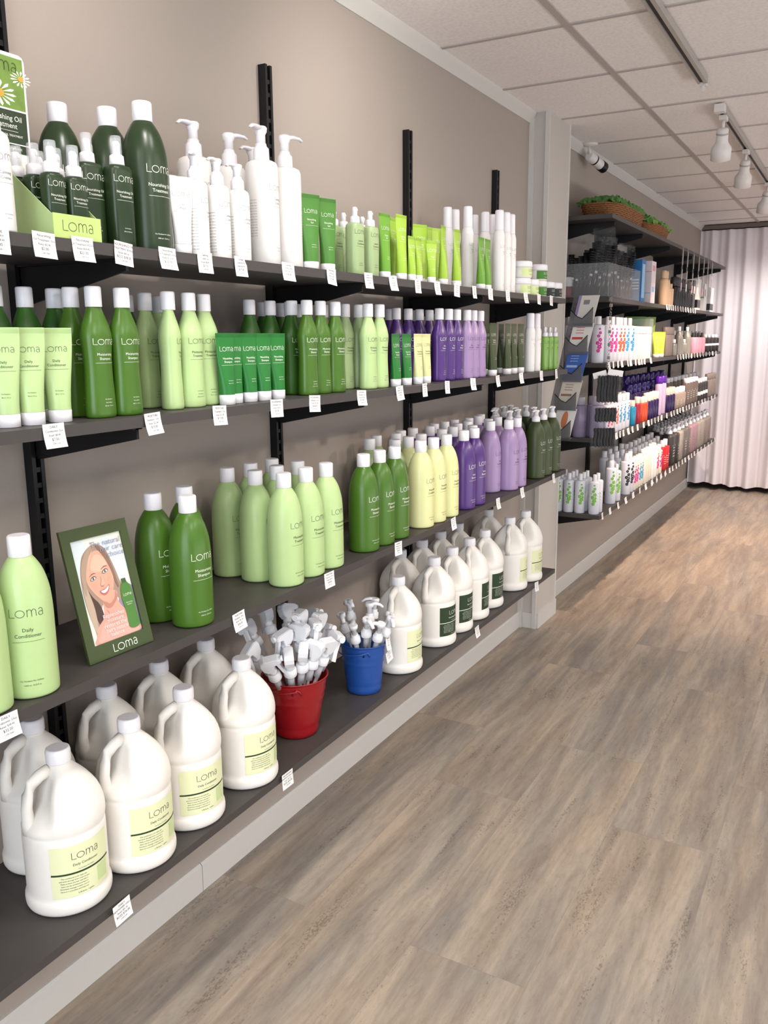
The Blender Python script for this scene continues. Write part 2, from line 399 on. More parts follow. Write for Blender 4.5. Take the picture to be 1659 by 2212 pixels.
K['tb_olv'] = squeeze(OLV, INKW, ['Essentials', 'Shampoo'], h=.192, r=.0200)
K['tb_leaf'] = squeeze(EM2, INKW, ['Smoothing', 'Gel'], h=.180, r=.0200)
K['tb_limeL'] = squeeze(LIM, INKW, ['Defining', 'Paste'], h=.185, r=.0190)
K['tb_limeS'] = squeeze(LIM, INKW, ['Paste'], h=.130, r=.0150)
K['tb_grnL'] = squeeze(LM2, INKW, ['Styling', 'Gel'], h=.180, r=.0190)
K['sp_dark8'] = spray(DRK, INKW, ['Nourishing Oil', 'Treatment'], .145, .0255)
K['sp_dark4'] = spray(DRK, INKW, ['Nourishing Oil', 'Treatment'], .102, .0200, ('No Parabens', '125 ml 4.23 fl oz'), .0095)
K['sp_sage'] = spray(SAG, INKD, ['Leave In', 'Conditioner'], .134, .0265, overcap=False)
K['sp_grass'] = spray(SG2, INKD, ['Firm Spray'], .098, .0225, overcap=False)
K['sp_small'] = spray(SG2, INKD, ['Spray'], .142, .0215, overcap=False)
K['pb_big'] = pumpbottle(WBD, INKG, ['Calming', 'Creme'], .235, .0375, .074)
K['pb_small'] = pumpbottle(WBD, INKG, ['Calming', 'Creme'], .150, .0250, .052, .0115, '250 ml')
K['tb_white'] = squeeze(WBD, INKG, ['Oil', 'Mask'], h=.150, r=.0175)
K['hs'] = hairspray(WBD, INKG); K['hs2'] = hairspray(WBD, INKG, k=.80)
K['jar_yel'] = jar(mat('pale_green_jar_label', '#d0deA0', .5), INKD)
K['jar_grn'] = jar(mat('green_jar_label', '#3f7a22', .5), INKW)
K['jar_blk'] = jar(mat('black_jar_label', '#20261f', .5), INKW)
K['jug_l'] = jug(False, 'Daily Conditioner'); K['jug_d'] = jug(True, 'Nourishing Shampoo')

REG = {}
def place(kind, x, y, z, rz, desc, where, group=None, jit=.06):
    o = K[kind].put((x, y, z), rz + random.uniform(-jit, jit)); o['category'] = K[kind].cat
    REG.setdefault((desc, where), []).append(o); o['group'] = group or (desc + 's ' + where)
    return o
ORD = ['first', 'second', 'third', 'fourth', 'fifth', 'sixth', 'seventh', 'eighth', 'ninth', 'tenth', 'eleventh', 'twelfth', 'thirteenth', 'fourteenth', 'fifteenth', 'sixteenth', 'seventeenth', 'eighteenth', 'nineteenth', 'twentieth']
NUM = ['zero', 'one', 'two', 'three', 'four', 'five', 'six', 'seven', 'eight', 'nine', 'ten', 'eleven', 'twelve', 'thirteen', 'fourteen', 'fifteen', 'sixteen', 'seventeen', 'eighteen', 'nineteen', 'twenty']
def nth(i): return ORD[i] if i < 20 else 'twenty-' + ORD[i - 20] if i < 29 else 'number %d' % (i + 1)
def num(n): return NUM[n] if n <= 20 else 'twenty-' + NUM[n - 20] if n < 30 else '%d' % n
def finish_labels():
    for (desc, where), L in REG.items():
        L.sort(key=lambda o: o.location.y); n = len(L)
        for i, o in enumerate(L):
            if n == 1: o['label'] = desc + ' ' + where
            elif n == 2: o['label'] = ('left' if i == 0 else 'right') + ' of two ' + desc + 's ' + where
            elif i == 0: o['label'] = 'leftmost of %s %ss %s' % (num(n), desc, where)
            elif i == n - 1: o['label'] = 'rightmost of %s %ss %s' % (num(n), desc, where)
            else: o['label'] = '%s from left of %s %ss %s' % (nth(i), num(n), desc, where)
            if n == 1 and 'group' in o: del o['group']

# ------------------------------------------------------------------ the room
CEIL = 2.52
def tiles_mat():
    m = bpy.data.materials.new('ceiling_tile'); m.use_nodes = True; nt = m.node_tree; b = nt.nodes['Principled BSDF']
    tc = nt.nodes.new('ShaderNodeTexCoord'); n = nt.nodes.new('ShaderNodeTexNoise'); n.inputs['Scale'].default_value = 90; n.inputs['Detail'].default_value = 4
    n2 = nt.nodes.new('ShaderNodeTexVoronoi'); n2.inputs['Scale'].default_value = 26
    nt.links.new(tc.outputs['Object'], n.inputs['Vector']); nt.links.new(tc.outputs['Object'], n2.inputs['Vector'])
    r = nt.nodes.new('ShaderNodeValToRGB'); r.color_ramp.elements[0].position = .25; r.color_ramp.elements[0].color = lin('#e4dedb'); r.color_ramp.elements[1].position = .6; r.color_ramp.elements[1].color = lin('#f1ecea')
    nt.links.new(n.outputs['Fac'], r.inputs[0])
    r2 = nt.nodes.new('ShaderNodeValToRGB'); r2.color_ramp.elements[0].position = .03; r2.color_ramp.elements[0].color = (.55, .53, .52, 1); r2.color_ramp.elements[1].position = .09; r2.color_ramp.elements[1].color = (1, 1, 1, 1)
    nt.links.new(n2.outputs['Distance'], r2.inputs[0])
    mx = nt.nodes.new('ShaderNodeMix'); mx.data_type = 'RGBA'; mx.blend_type = 'MULTIPLY'; mx.inputs[0].default_value = .22
    nt.links.new(r.outputs[0], mx.inputs[6]); nt.links.new(r2.outputs[0], mx.inputs[7]); nt.links.new(mx.outputs[2], b.inputs['Base Color'])
    bp = nt.nodes.new('ShaderNodeBump'); bp.inputs['Strength'].default_value = .35; bp.inputs['Distance'].default_value = .002
    nt.links.new(n.outputs['Fac'], bp.inputs['Height']); nt.links.new(bp.outputs[0], b.inputs['Normal']); b.inputs['Roughness'].default_value = .95
    return m
def floor_mat():
    m = bpy.data.materials.new('vinyl_plank_floor'); m.use_nodes = True; nt = m.node_tree; b = nt.nodes['Principled BSDF']; N = nt.nodes.new; L = nt.links.new
    tc = N('ShaderNodeTexCoord'); mp = N('ShaderNodeMapping'); mp.inputs['Rotation'].default_value = (0, 0, radians(90)); L(tc.outputs['Object'], mp.inputs['Vector'])
    br = N('ShaderNodeTexBrick'); br.offset = .37; br.inputs['Scale'].default_value = 1; br.inputs['Brick Width'].default_value = 1.22; br.inputs['Row Height'].default_value = .305
    br.inputs['Mortar Size'].default_value = .0008; br.inputs['Color1'].default_value = (0, 0, 0, 1); br.inputs['Color2'].default_value = (1, 1, 1, 1); br.inputs['Mortar'].default_value = (.5, .5, .5, 1)
    L(mp.outputs[0], br.inputs['Vector'])
    # each plank shifts the streak pattern
    off = N('ShaderNodeVectorMath'); off.operation = 'MULTIPLY_ADD'; off.inputs[1].default_value = (7, 7, 7); L(br.outputs['Color'], off.inputs[0]); L(tc.outputs['Object'], off.inputs[2])
    def streak(sx, sy, det, rough=.6):
        q = N('ShaderNodeMapping'); q.inputs['Scale'].default_value = (sx, sy, 1); L(off.outputs[0], q.inputs['Vector'])
        n = N('ShaderNodeTexNoise'); n.inputs['Scale'].default_value = 1; n.inputs['Detail'].default_value = det; n.inputs['Roughness'].default_value = rough; n.inputs['Distortion'].default_value = .35
        L(q.outputs[0], n.inputs['Vector']); return n
    a = streak(15, 1.5, 7, .68); c = streak(5, .9, 4); d = streak(70, 20, 5, .75); e = streak(230, 95, 3, .6); g = streak(24, 2.4, 3)
    r = N('ShaderNodeValToRGB'); cr = r.color_ramp; cr.elements[0].position = .36; cr.elements[0].color = lin('#80746a'); cr.elements[1].position = .64; cr.elements[1].color = lin('#c2b19d')
    x = cr.elements.new(.5); x.color = lin('#a09383'); L(a.outputs['Fac'], r.inputs[0])
    r2 = N('ShaderNodeValToRGB'); r2.color_ramp.elements[0].position = .38; r2.color_ramp.elements[0].color = lin('#93908c'); r2.color_ramp.elements[1].position = .62; r2.color_ramp.elements[1].color = lin('#ae9b88'); L(c.outputs['Fac'], r2.inputs[0])
    m1 = N('ShaderNodeMix'); m1.data_type = 'RGBA'; m1.inputs[0].default_value = .42; L(r.outputs[0], m1.inputs[6]); L(r2.outputs[0], m1.inputs[7])
    r3 = N('ShaderNodeValToRGB'); r3.color_ramp.elements[0].position = .33; r3.color_ramp.elements[0].color = (.55, .52, .5, 1); r3.color_ramp.elements[1].position = .52; r3.color_ramp.elements[1].color = (1, 1, 1, 1); L(d.outputs['Fac'], r3.inputs[0])
    m2 = N('ShaderNodeMix'); m2.data_type = 'RGBA'; m2.blend_type = 'MULTIPLY'; m2.inputs[0].default_value = .30; L(m1.outputs[2], m2.inputs[6]); L(r3.outputs[0], m2.inputs[7])
    r4 = N('ShaderNodeValToRGB'); r4.color_ramp.elements[0].position = .365; r4.color_ramp.elements[0].color = (.3, .26, .23, 1); r4.color_ramp.elements[1].position = .415; r4.color_ramp.elements[1].color = (1, 1, 1, 1); 
    ad = N('ShaderNodeMath'); ad.operation = 'MULTIPLY_ADD'; ad.inputs[1].default_value = .55; L(g.outputs['Fac'], ad.inputs[0]); ad2 = N('ShaderNodeMath'); ad2.operation = 'MULTIPLY'; ad2.inputs[1].default_value = .45; L(e.outputs['Fac'], ad2.inputs[0]); L(ad2.outputs[0], ad.inputs[2])
    L(ad.outputs[0], r4.inputs[0])
    m3 = N('ShaderNodeMix'); m3.data_type = 'RGBA'; m3.blend_type = 'MULTIPLY'; m3.inputs[0].default_value = .5; L(m2.outputs[2], m3.inputs[6]); L(r4.outputs[0], m3.inputs[7])
    m4 = N('ShaderNodeMix'); m4.data_type = 'RGBA'; m4.blend_type = 'MULTIPLY'; L(br.outputs['Fac'], m4.inputs[0]); m4.inputs[7].default_value = (.88, .87, .86, 1); L(m3.outputs[2], m4.inputs[6])
    L(m4.outputs[2], b.inputs['Base Color']); b.inputs['Roughness'].default_value = .5; b.inputs['Specular IOR Level'].default_value = .35
    bp = N('ShaderNodeBump'); bp.inputs['Strength'].default_value = .12; bp.inputs['Distance'].default_value = .001; L(a.outputs['Fac'], bp.inputs['Height']); L(bp.outputs[0], b.inputs['Normal'])
    return m
WALLM = mat('greige_wall_paint', '#a59a90', .75, bump=.12, bscale=140, var=.02)
Y0, Y1 = -2.6, 8.95
struct('floor', MB().box(-.1, 5.5, Y0, Y1 + .6, -.06, 0, floor_mat()))
struct('ceiling', MB().box(-.1, 5.5, Y0, Y1 + .6, CEIL, CEIL + .06, tiles_mat()))
struct('wall_left', MB().box(-.1, 0, Y0, Y1 + .6, 0, CEIL, WALLM))
struct('wall_far', MB().box(-.1, 5.5, Y1 + .5, Y1 + .6, 0, CEIL, mat('far_wall_paint', '#5c554f', .8)))
# column
cm = mat('column_paint', '#c0bab2', .6, var=.02, bump=.05)
mb = MB(); mb.box(0, .095, 4.095, 4.40, 0, CEIL, cm)
mb.box(0, .022, 4.075, 4.0949, 0, CEIL, TRM); mb.box(.075, .096, 4.085, 4.0949, 0, CEIL, TRM); mb.box(.0951, .099, 4.385, 4.405, 0, CEIL, TRM)
mb.box(.0951, .106, 4.10, 4.40, 0, .080, TRM)
mb.box(.023, .074, 4.088, 4.0949, 0, .082, TRM)
struct('wall_column', mb)
# baseboards and crown
def board(y0, y1, z1, x1=.012):
    return MB().prism([(0, 0), (x1, 0), (x1, z1 - .006), (x1 * .5, z1), (0, z1)], 'y', y0, y1, TRM)
struct('baseboard_left', board(Y0, 1.588, .083)); struct('baseboard_middle', board(1.5905, 4.075, .083)); struct('baseboard_right', board(4.405, Y1, .092))
cr = [(0, CEIL - .046), (.006, CEIL - .046), (.010, CEIL - .04), (.030, CEIL - .012), (.034, CEIL), (0, CEIL)]
struct('trim_1', MB().prism(cr, 'y', Y0, 4.075, TRM)); struct('trim_2', MB().prism(cr, 'y', 4.41, Y1, TRM))
tee = mat('ceiling_tee_paint', '#b3aba7', .6)
mb = MB()
for x in (.50, 1.72, 2.94, 4.16): mb.box(x - .012, x + .012, Y0, Y1, CEIL - .006, CEIL, tee)
struct('trim_3', mb); mb = MB(); y = 3.04 - .6095 * 9
while y < Y1:
    for x0, x1 in ((.035, .487), (.513, 1.707), (1.733, 2.927), (2.953, 4.147), (4.173, 5.4)): mb.box(x0, x1, y - .009, y + .009, CEIL - .004, CEIL, tee)
    y += .6095
struct('trim_4', mb)

# ------------------------------------------------------------------ ceiling lamps and tracks
for i, (x, y) in enumerate(FILL_PANELS):  # housings for the added overhead fill panels
    r = empty('ceiling_fill_panel', (x, y, CEIL)); tag(r, 'added ceiling fill panel right of the lighting track, %s from the shop front' % ['first', 'second', 'third', 'fourth', 'fifth', 'sixth'][i], 'ceiling light', 'added ceiling fill panels')
    m_ = MB(); m_.box(-.30, -.28, -.60, .60, -.012, -.0065, TRM); m_.box(.28, .30, -.60, .60, -.012, -.0065, TRM); m_.box(-.28, .28, -.60, -.58, -.012, -.0065, TRM); m_.box(-.28, .28, .58, .60, -.012, -.0065, TRM); link('frame', m_.mesh('frame'), r)
    link('diffuser', MB().box(-.2795, .2795, -.5795, .5795, -.010, -.0068, mat('fill_panel_diffuser', '#fff4e6', .6, emit=1.5)).mesh('diffuser'), r)
TRK = mat('track_enamel', '#a8a39d', .4); TDK = mat('track_slot_black', '#2b211c', .6); LWH = mat('lamp_white_enamel', '#dcd7d3', .4)
def track(y0, y1, label, x=.80):
    r = empty('lighting_track', (x, y0, CEIL)); tag(r, label, 'lighting track'); L = y1 - y0
    mb = MB(); mb.box(-.018, -.010, 0, L, -.030, -.0065, TRK); mb.box(.006, .020, 0, L, -.030, -.0065, TRK); mb.box(-.010, .006, 0, L, -.0105, -.0065, TRK)
    link('rail', mb.mesh('rail'), r); link('slot', MB().box(-.0098, .0058, .004, L - .004, -.024, -.0108, TDK).mesh('slot'), r)
    return r
t1 = track(-2.2, 3.88, 'near ceiling lighting track with dark slot, ending in a small white clip')
mb = MB(); mb.box(-.012, .014, 6.082, 6.11, -.036, -.0065, LWH); mb.box(-.004, .006, 6.092, 6.10, -.058, -.036, LWH); link('end_cap', mb.mesh('end_cap'), t1)
t2 = track(4.38, 8.9, 'far ceiling lighting track carrying white spotlight heads')
mb = MB(); mb.box(-.022, .022, -.05, -.0005, -.040, -.0065, LWH); link('end_feed', mb.mesh('end_feed'), t2)
t3 = track(.5, 8.9, 'lighting track over the right side of the shop floor', 2.6)
def head(x, y, aim, power, label, cone=62, col=(1, .75, .60), blend=1.0, zt=CEIL - .031, soft=.03):
    r = empty('track_spotlight', (x, y, zt)); tag(r, label, 'spotlight', 'white track spotlight heads')
    mb = MB(); mb.box(-.016, .016, -.03, .03, -.020, 0, LWH); mb.tube([(0, 0, -.02), (0, 0, -.055)], .008, LWH, 10); link('adapter', mb.mesh('adapter'), r)
    d = (Vector(aim) - Vector((x, y, zt - .07))).normalized(); M = Matrix.Translation((0, 0, -.062)) @ d.to_track_quat('-Z', 'Y').to_matrix().to_4x4()
    mb = MB(); mb.lathe([(.018, .012), (.026, .004), (.027, -.045), (.030, -.055), (.044, -.075), (.046, -.085), (.045, -.130), (.041, -.132)], LWH, 28, M=M, cap1=False)
    mb.lathe([(.0275, -.010), (.0285, -.014), (.0275, -.018)], TRK, 28, M=M, cap0=False, cap1=False)
    link('shade', mb.mesh('shade'), r)
    g = MB(); g.lathe([(.040, -.118), (.020, -.112), (.004, -.110)], mat('lamp_glass', '#ffe2c4', .3, emit=2.0), 24, M=M, cap0=False); link('bulb', g.mesh('bulb'), r)
    l = bpy.data.lights.new('spot', 'SPOT'); l.energy = power; l.color = col; l.spot_size = radians(cone); l.spot_blend = blend; l.shadow_soft_size = soft
    lo = bpy.data.objects.new('lamp_light', l); COL.objects.link(lo); p = Vector((x, y, zt - .062)) + d * .14
    lo.location = p; lo.rotation_euler = d.to_track_quat('-Z', 'Y').to_euler(); return r
NW = (1, .95, .90)
head(.80, 4.47, (.60, 5.5, 0), 150, 'white spotlight head at the near end of the far ceiling track', 78)
head(.80, 5.32, (.5, 6.4, .1), 150, 'second white spotlight head along the far track, by picture right edge', 78)
head(.80, 6.5, (.4, 7.5, .3), 150, 'third white spotlight head along the far track, beyond picture edge', 80)
head(.80, 7.7, (.6, 8.75, .8), 70, 'fourth white spotlight head, nearest the white curtain', 110, NW)
head(.80, 2.15, (.0, 2.45, 1.95), 19, 'added white spotlight head on near track turned to the wall, farthest in', 120, NW, soft=.05)  # this and the next two: unseen washers added to lift the upper wall
head(.80, 1.05, (.0, 1.30, 2.0), 16, 'added white spotlight head on near track turned to the wall, middle one', 125, NW, soft=.05)
head(.80, .05, (.0, .35, 2.0), 15, 'added white spotlight head on near track turned to the wall, nearest the shop front', 125, NW, soft=.05)
head(2.6, 4.2, (.05, 2.75, 1.3), 80, 'white spotlight head on right track turned to bottle shelves', 34)
for i, (y, e) in enumerate(((-1.3, 16), (-.35, 18), (.55, 20), (1.35, 21), (1.85, 22))):
    head(.80, y, (.60, y + .3, .0), e, 'white spotlight head on near track, %s from the shop front, turned down' % ORD[i], 125, NW, soft=.07)

for i, (y, e) in enumerate(((.62, 30), (1.7, 30), (2.9, 26))):  # unseen heads added to reach caps shaded by the shelf above
    head(2.6, y, (.3, y + .35, .70), e, 'added white spotlight head on right track, %s from the shop front, turned to the shelves' % ORD[i], 72, NW, soft=.08)

# security camera on the ceiling just beyond the column
r = empty('security_camera', (.062, 4.86, CEIL)); tag(r, 'white bullet security camera with black lens end on ceiling by column', 'security camera')
mb = MB(); mb.lathe([(.042, -.0005), (.044, -.004), (.030, -.012), (.012, -.016)], LWH, 28, cx=.0); link('mount', mb.mesh('mount'), r)
mb = MB(); mb.tube([(0, 0, -.012), (0, .005, -.045), (.004, .03, -.062)], .011, LWH, 12); link('arm', mb.mesh('arm'), r)
d = Vector((.10, .28, -.10)).normalized(); M = Matrix.Translation((.005, .03, -.068)) @ d.to_track_quat('Z', 'Y').to_matrix().to_4x4()
mb = MB(); mb.lathe([(.020, -.03), (.027, -.026), (.027, .085), (.026, .09)], LWH, 26, M=M); mb.lathe([(.0277, .02), (.0277, .03)], BLK, 26, M=M, cap0=False, cap1=False); link('housing', mb.mesh('housing'), r)
mb = MB(); mb.lathe([(.029, .0855), (.0295, .088), (.0295, .122), (.027, .126)], BLK, 26, M=M, cap1=False); mb.lathe([(.026, .118), (.012, .116), (.011, .120), (.002, .121)], mat('lens_glass', '#15181c', .1), 22, M=M, cap0=False); link('lens_hood', mb.mesh('lens_hood'), r)

# ------------------------------------------------------------------ curtain across the far end
def curtain():
    m = mat('sheer_curtain_fabric', '#e9e2e6', .85, var=.02, bump=.05, bscale=200)
    bb = m.node_tree.nodes['Principled BSDF']; bb.inputs['Transmission Weight'].default_value = 0
    x0, x1, n = .0, 5.3, 620; Z = [.055, .12, .4, .8, 1.2, 1.6, 2.0, 2.3, 2.42, 2.47]
    mb = MB(); vs = []
    for z in Z:
        k = (2.47 - z) / 2.42; am = .014 + .032 * k
        for i in range(n + 1):
            x = x0 + (x1 - x0) * i / n; ph = x * 2 * pi / .155 + .9 * sin(x * 5.1) + .5 * sin(x * 11.3 + 1) + .25 * sin(z * 2 + x * 3)
            y = am * (sin(ph) + .35 * sin(2.0 * ph + 1.2)) + .006 * sin(x * 90)
            vs.append((x + .012 * k * cos(ph) + .02 * k * sin(x * 4), 8.87 + y, z + (.012 * sin(x * 9) if z < .1 else 0)))
    w_ = n + 1; fs = [(j * w_ + i, j * w_ + i + 1, (j + 1) * w_ + i + 1, (j + 1) * w_ + i) for j in range(len(Z) - 1) for i in range(n)]
    mb.add(vs, fs, m, True); r = empty('curtain', (0, 0, 0)); tag(r, 'long pinkish white pleated curtain across the far end of the shop', 'curtain')
    link('fabric', mb.mesh('fabric'), r)
    link('rail', MB().box(0.0, 5.3, 8.83, 8.91, 2.478, 2.512, mat('curtain_rail_brown', '#6f625c', .5)).mesh('rail'), r)
curtain()

# ------------------------------------------------------------------ shelving on the near wall
POSTS = [1.148, 1.98, 2.80, 3.622]
for i, y in enumerate(POSTS):
    o = MB(); zb, zt = .30, (2.22, 2.203, 2.199, 2.196)[i]
    o.box(.0005, .024, y, y + .009, zb, zt, BLK); o.box(.0005, .024, y + .021, y + .030, zb, zt, BLK); o.box(.0005, .010, y + .009, y + .021, zb, zt, BLK)
    z = zb
    while z < zt - .03: o.box(.010, .022, y + .0091, y + .0209, z, z + .010, BLK); z += .032
    r = link('shelf_upright', o.mesh('shelf_upright'))
    tag(r, ['black slotted upright behind the framed portrait, leftmost on near wall', 'tall black slotted upright rising above the white pump bottles', 'black slotted upright rising above the lime green tubes', 'black slotted upright rising above the white hairspray cans'][i], 'shelf upright', 'black slotted shelf uprights on the near wall')
SH = [(1.655, .315, 3.72, 'top'), (1.352, .315, 3.78, 'second'), (.897, .318, 3.80, 'third')]
def shelf(name_, y0, y1, xa, xb, z, th, label, ym=None):
    poly = [(.026, y0), (xa, y0)] + ([(xb, ym)] if ym else []) + [(xb, y1), (.026, y1)]
    o = MB().prism(poly, 'z', z - th, z, SHF); r = link('wall_shelf', o.mesh('wall_shelf')); tag(r, label, 'shelf'); return r
for z, d, y1, nm in SH: shelf('s', -.4, y1, d, d, z, .0205, 'dark charcoal shelf board, %s of four on the near wall' % nm)
shelf('s', .0, 3.705, .342, .312, .445, .018, 'dark charcoal shelf board, lowest of four, carrying white gallon jugs', 2.1)
def bracket(y, z, d, label, grp, th=.0205, x0=.0245):
    o = MB(); o.prism([(x0, z - th - .075), (x0 + .015, z - th - .075), (d - .01, z - th - .022), (d - .01, z - th - .0005), (x0, z - th - .0005)], 'y', y + .012, y + .018, BLK)
    o.prism([(x0, z - th - .004), (d - .01, z - th - .004), (d - .01, z - th - .0003), (x0, z - th - .0003)], 'y', y + .003, y + .027, BLK)
    r = link('shelf_bracket', o.mesh('shelf_bracket')); tag(r, label, 'bracket', grp)
for z, d, y1, nm in SH + [(.445, .31, 3.7, 'lowest')]:
    for i, y in enumerate(POSTS):
        bracket(y, z, d if z > 1 else .235, 'black shelf bracket under the %s near shelf, on %s upright' % (nm, ['leftmost', 'second', 'third', 'rightmost'][i]), 'black brackets under the near shelves', .018 if nm == 'lowest' else .0205)
# ------------------------------------------------------------------ shelving on the far wall
FS = [(2.098, 8.42, 'topmost'), (1.692, 8.46, 'second'), (1.357, 8.46, 'third'), (.965, 8.48, 'fourth'), (.552, 8.50, 'lowest')]
for z, y1, nm in FS: shelf('f', 4.47, y1, .305, .305, z, .022, 'dark grey far shelf board beyond the column, %s of five' % nm)
FP = [4.60, 5.24, 6.05, 6.86, 7.67, 8.3]
for i, y in enumerate(FP):
    o = MB(); o.box(.0005, .022, y, y + .028, .47, 2.14, BLK); r = link('shelf_upright', o.mesh('shelf_upright'))
    tag(r, 'black upright behind the far shelves, %s from the column' % ORD[i], 'shelf upright', 'black uprights behind the far shelves')
    for z, y1, nm in FS: bracket(y, z, .29, 'black bracket under %s far shelf, %s upright from the column' % (nm, ORD[i]), 'black brackets under the far shelves', .022, .0225)

# ------------------------------------------------------------------ price tags
def price_tag(x, y, z, lines, label, w_=.046, h_=.040, tilt=None, group='white price tags on the near shelves', curl=None, plain=False, up=.3):
    mb = MB(); n = 6; cu = random.uniform(.002, .008) if curl is None else curl
    def sf(u, v): return (cu * (-v / h_ + .5) ** 2 + .0006, u, v)
    vs = [sf(-w_ / 2 + w_ * a, h_ / 2 - h_ * i / n) for i in range(n + 1) for a in (0, 1)] + [(p[0] - .0004, p[1], p[2]) for p in [sf(-w_ / 2 + w_ * a, h_ / 2 - h_ * i / n) for i in range(n + 1) for a in (0, 1)]]
    k = 2 * (n + 1); fs = [(2 * i, 2 * i + 2, 2 * i + 3, 2 * i + 1) for i in range(n)] + [(k + 2 * i, k + 2 * i + 1, k + 2 * i + 3, k + 2 * i + 2) for i in range(n)] + [(2 * i, k + 2 * i, k + 2 * i + 2, 2 * i + 2) for i in range(n)] + [(2 * i + 1, 2 * i + 3, k + 2 * i + 3, k + 2 * i + 1) for i in range(n)]
    mb.add(vs, fs, PAP)
    s2 = lambda u, v: (sf(u, v)[0] + .0003, u, v)
    for i, ln in enumerate(lines): text(mb, ln, s2, 0, h_ * (.36 - .17 * i), (.0062, .0056, .0050, .0068, .0040)[i % 5] * w_ / .046, INKK)
    if plain:
        for i in range(4): mb.add([s2(a, h_ * (.30 - .19 * i) + b) for a, b in ((-w_ * .33, 0), (w_ * .33, 0), (w_ * .33, -.0016), (-w_ * .33, -.0016))], [(0, 3, 2, 1)], INKG)
    o = link('price_tag', mb.mesh('price_tag')); o.location = (x, y, z - h_ * (.5 - up) + .0)
    o.rotation_euler = (random.uniform(-.06, .06) if tilt is None else tilt, 0, random.uniform(-.08, .08))
    tag(o, label, 'price tag', group); return o
def T(a, b, c, d): return [a, b, 'Retail: ' + c, d, random.choice(['LOM-70%02d', 'LOM-31%02d']) % random.randint(10, 99)]
S1T = [(-4, ['Calming', 'Creme 8oz', '$18.40', '$15.00']), (97, ['Nourishing', 'Oil Treatment .5oz', '$2.40', '$2.00']), (180, ['Nourishing', 'Oil Treatment 4.25oz', '$26.40', '$22.00']), (267, ['NOURISHING OIL', 'TREATMENT 8.45oz', '$45.60', 'BOSS $38.00']), (361, ['Nourishing', 'Oil Treatment 33.8oz', '$122.40', '$102.00']), (442, ['Calming', 'Creme 3oz', '$8.40', '$7.00']), (519, ['Calming', 'Creme 8.45oz', '$22.80', '$19.00']), (621, ['Calming', 'Creme 33.8oz', '$45.60', '$38.00']), (714, ['Smoothing', 'Gel 8.5oz', '$22.80', '$19.00']), (795, ['Leave In', 'Conditioner 8oz', '$21.60', '$18.00']), (848, ['Styling', 'Gel 3oz', '$8.40', '$7.00']), (902, ['Defining', 'Paste 8.5oz', '$22.80', '$19.00']), (944, ['Paste', '3oz', '$8.40', '$7.00']), (987, ['Defining', 'Paste 8.5oz', '$22.80', '$19.00']), (1025, ['Styling', 'Gel 8.5oz', '$21.60', '$18.00']), (1060, ['Styling', 'Gel 3oz', '$8.40', '$7.00']), (1098, ['Hair', 'Spray 9oz', '$22.80', '$19.00']), (1137, ['Texture', 'Cream', '$20.40', '$17.00']), (1166, ['Shine', 'Paste', '$20.40', '$17.00']), (1193, ['Forming', 'Paste', '$20.40', '$17.00'])]
S2T = [(113, ['DAILY', 'Conditioner 3oz', '$8.40', '$7.00']), (329, ['MOISTURE', 'Shampoo 12oz', '$22.80', '$19.00']), (474, ['MOISTURE', 'Treatment 12oz', '$22.80', '$19.00']), (598, ['NOURISHING', 'Shampoo 3oz', '$8.40', '$7.00']), (680, ['NOURISHING', 'Shampoo 12oz', '$21.60', '$18.00']), (781, ['NOURISH', 'Treatment 12oz', '$22.80', '$19.00']), (863, ['VIOLET', 'Shampoo 3oz', '$8.40', '$7.00']), (917, ['CLEANSE', 'Shampoo 3oz', '$8.40', '$7.00']), (965, ['VIOLET', 'Shampoo 12oz', '$22.80', '$19.00']), (1020, ['VIOLET', 'Conditioner', '$22.80', '$19.00']), (1073, ['ESSENTIALS', 'Shampoo', '$20.40', '$17.00']), (1123, ['FINISH', 'Spray', '$20.40', '$17.00']), (1166, ['FIRM', 'Spray', '$20.40', '$17.00']), (1198, ['SPRAY', '4oz', '$9.60', '$8.00'])]
S3T = [(14, ['DAILY', 'Conditioner 33oz', '$38.40', '$32.00']), (516, ['MOISTURE', 'Shampoo 33oz', '$43.20', '$36.00']), (711, ['MOISTURE', 'Treatment 33oz', '$45.60', '$38.00']), (860, ['NOURISH', 'Shampoo 33oz', '$43.20', '$36.00']), (979, ['NOURISH', 'Conditioner 33oz', '$45.60', '$38.00']), (1075, ['VIOLET', 'Shampoo 33oz', '$43.20', '$36.00']), (1127, ['VIOLET', 'Conditioner', '$45.60', '$38.00']), (1195, ['ESSENTIALS', '33oz', '$43.20', '$36.00'])]
S4T = [(265, ['DAILY', 'CONDITIONER GALLON', '$91.20', 'BOSS $76.00']), (621, ['NOURISHING', 'SHAMPOO GALLON', '$91.20', 'BOSS $76.00']), (1030, ['NOURISHING', 'GALLON', '$91.20', '$76.00']), (1158, ['DAILY', 'GALLON', '$91.20', '$76.00'])]
for L, z, X, nm, hpx in ((S1T, 1.655, .3155, 'top', 560), (S2T, 1.352, .3155, 'second', 900), (S3T, .897, .3185, 'third', 1300), (S4T, .445, .33, 'lowest', 1700)):
    for i, (px, t) in enumerate(L):
        if nm == 'lowest': X = (.3375, .3275, .314, .3135)[i]
        y = on_x(px, X, hpx if nm != 'lowest' else (1985, 1690, 1350, 1280)[i]) if nm != 'third' else on_x(px, X, (1570, 1345, 1252, 1188, 1135, 1090, 1065, 1030)[i])
        price_tag(X, y, z, T(*t), 'white price tag on %s near shelf edge, %s' % (nm, 'leftmost' if i == 0 else 'rightmost' if i == len(L) - 1 else ORD[i] + ' from left of ' + num(len(L))), w_=.044 if y < 2.2 else .038, tilt=random.uniform(-.1, .04) if nm == 'top' else None, up=.12)

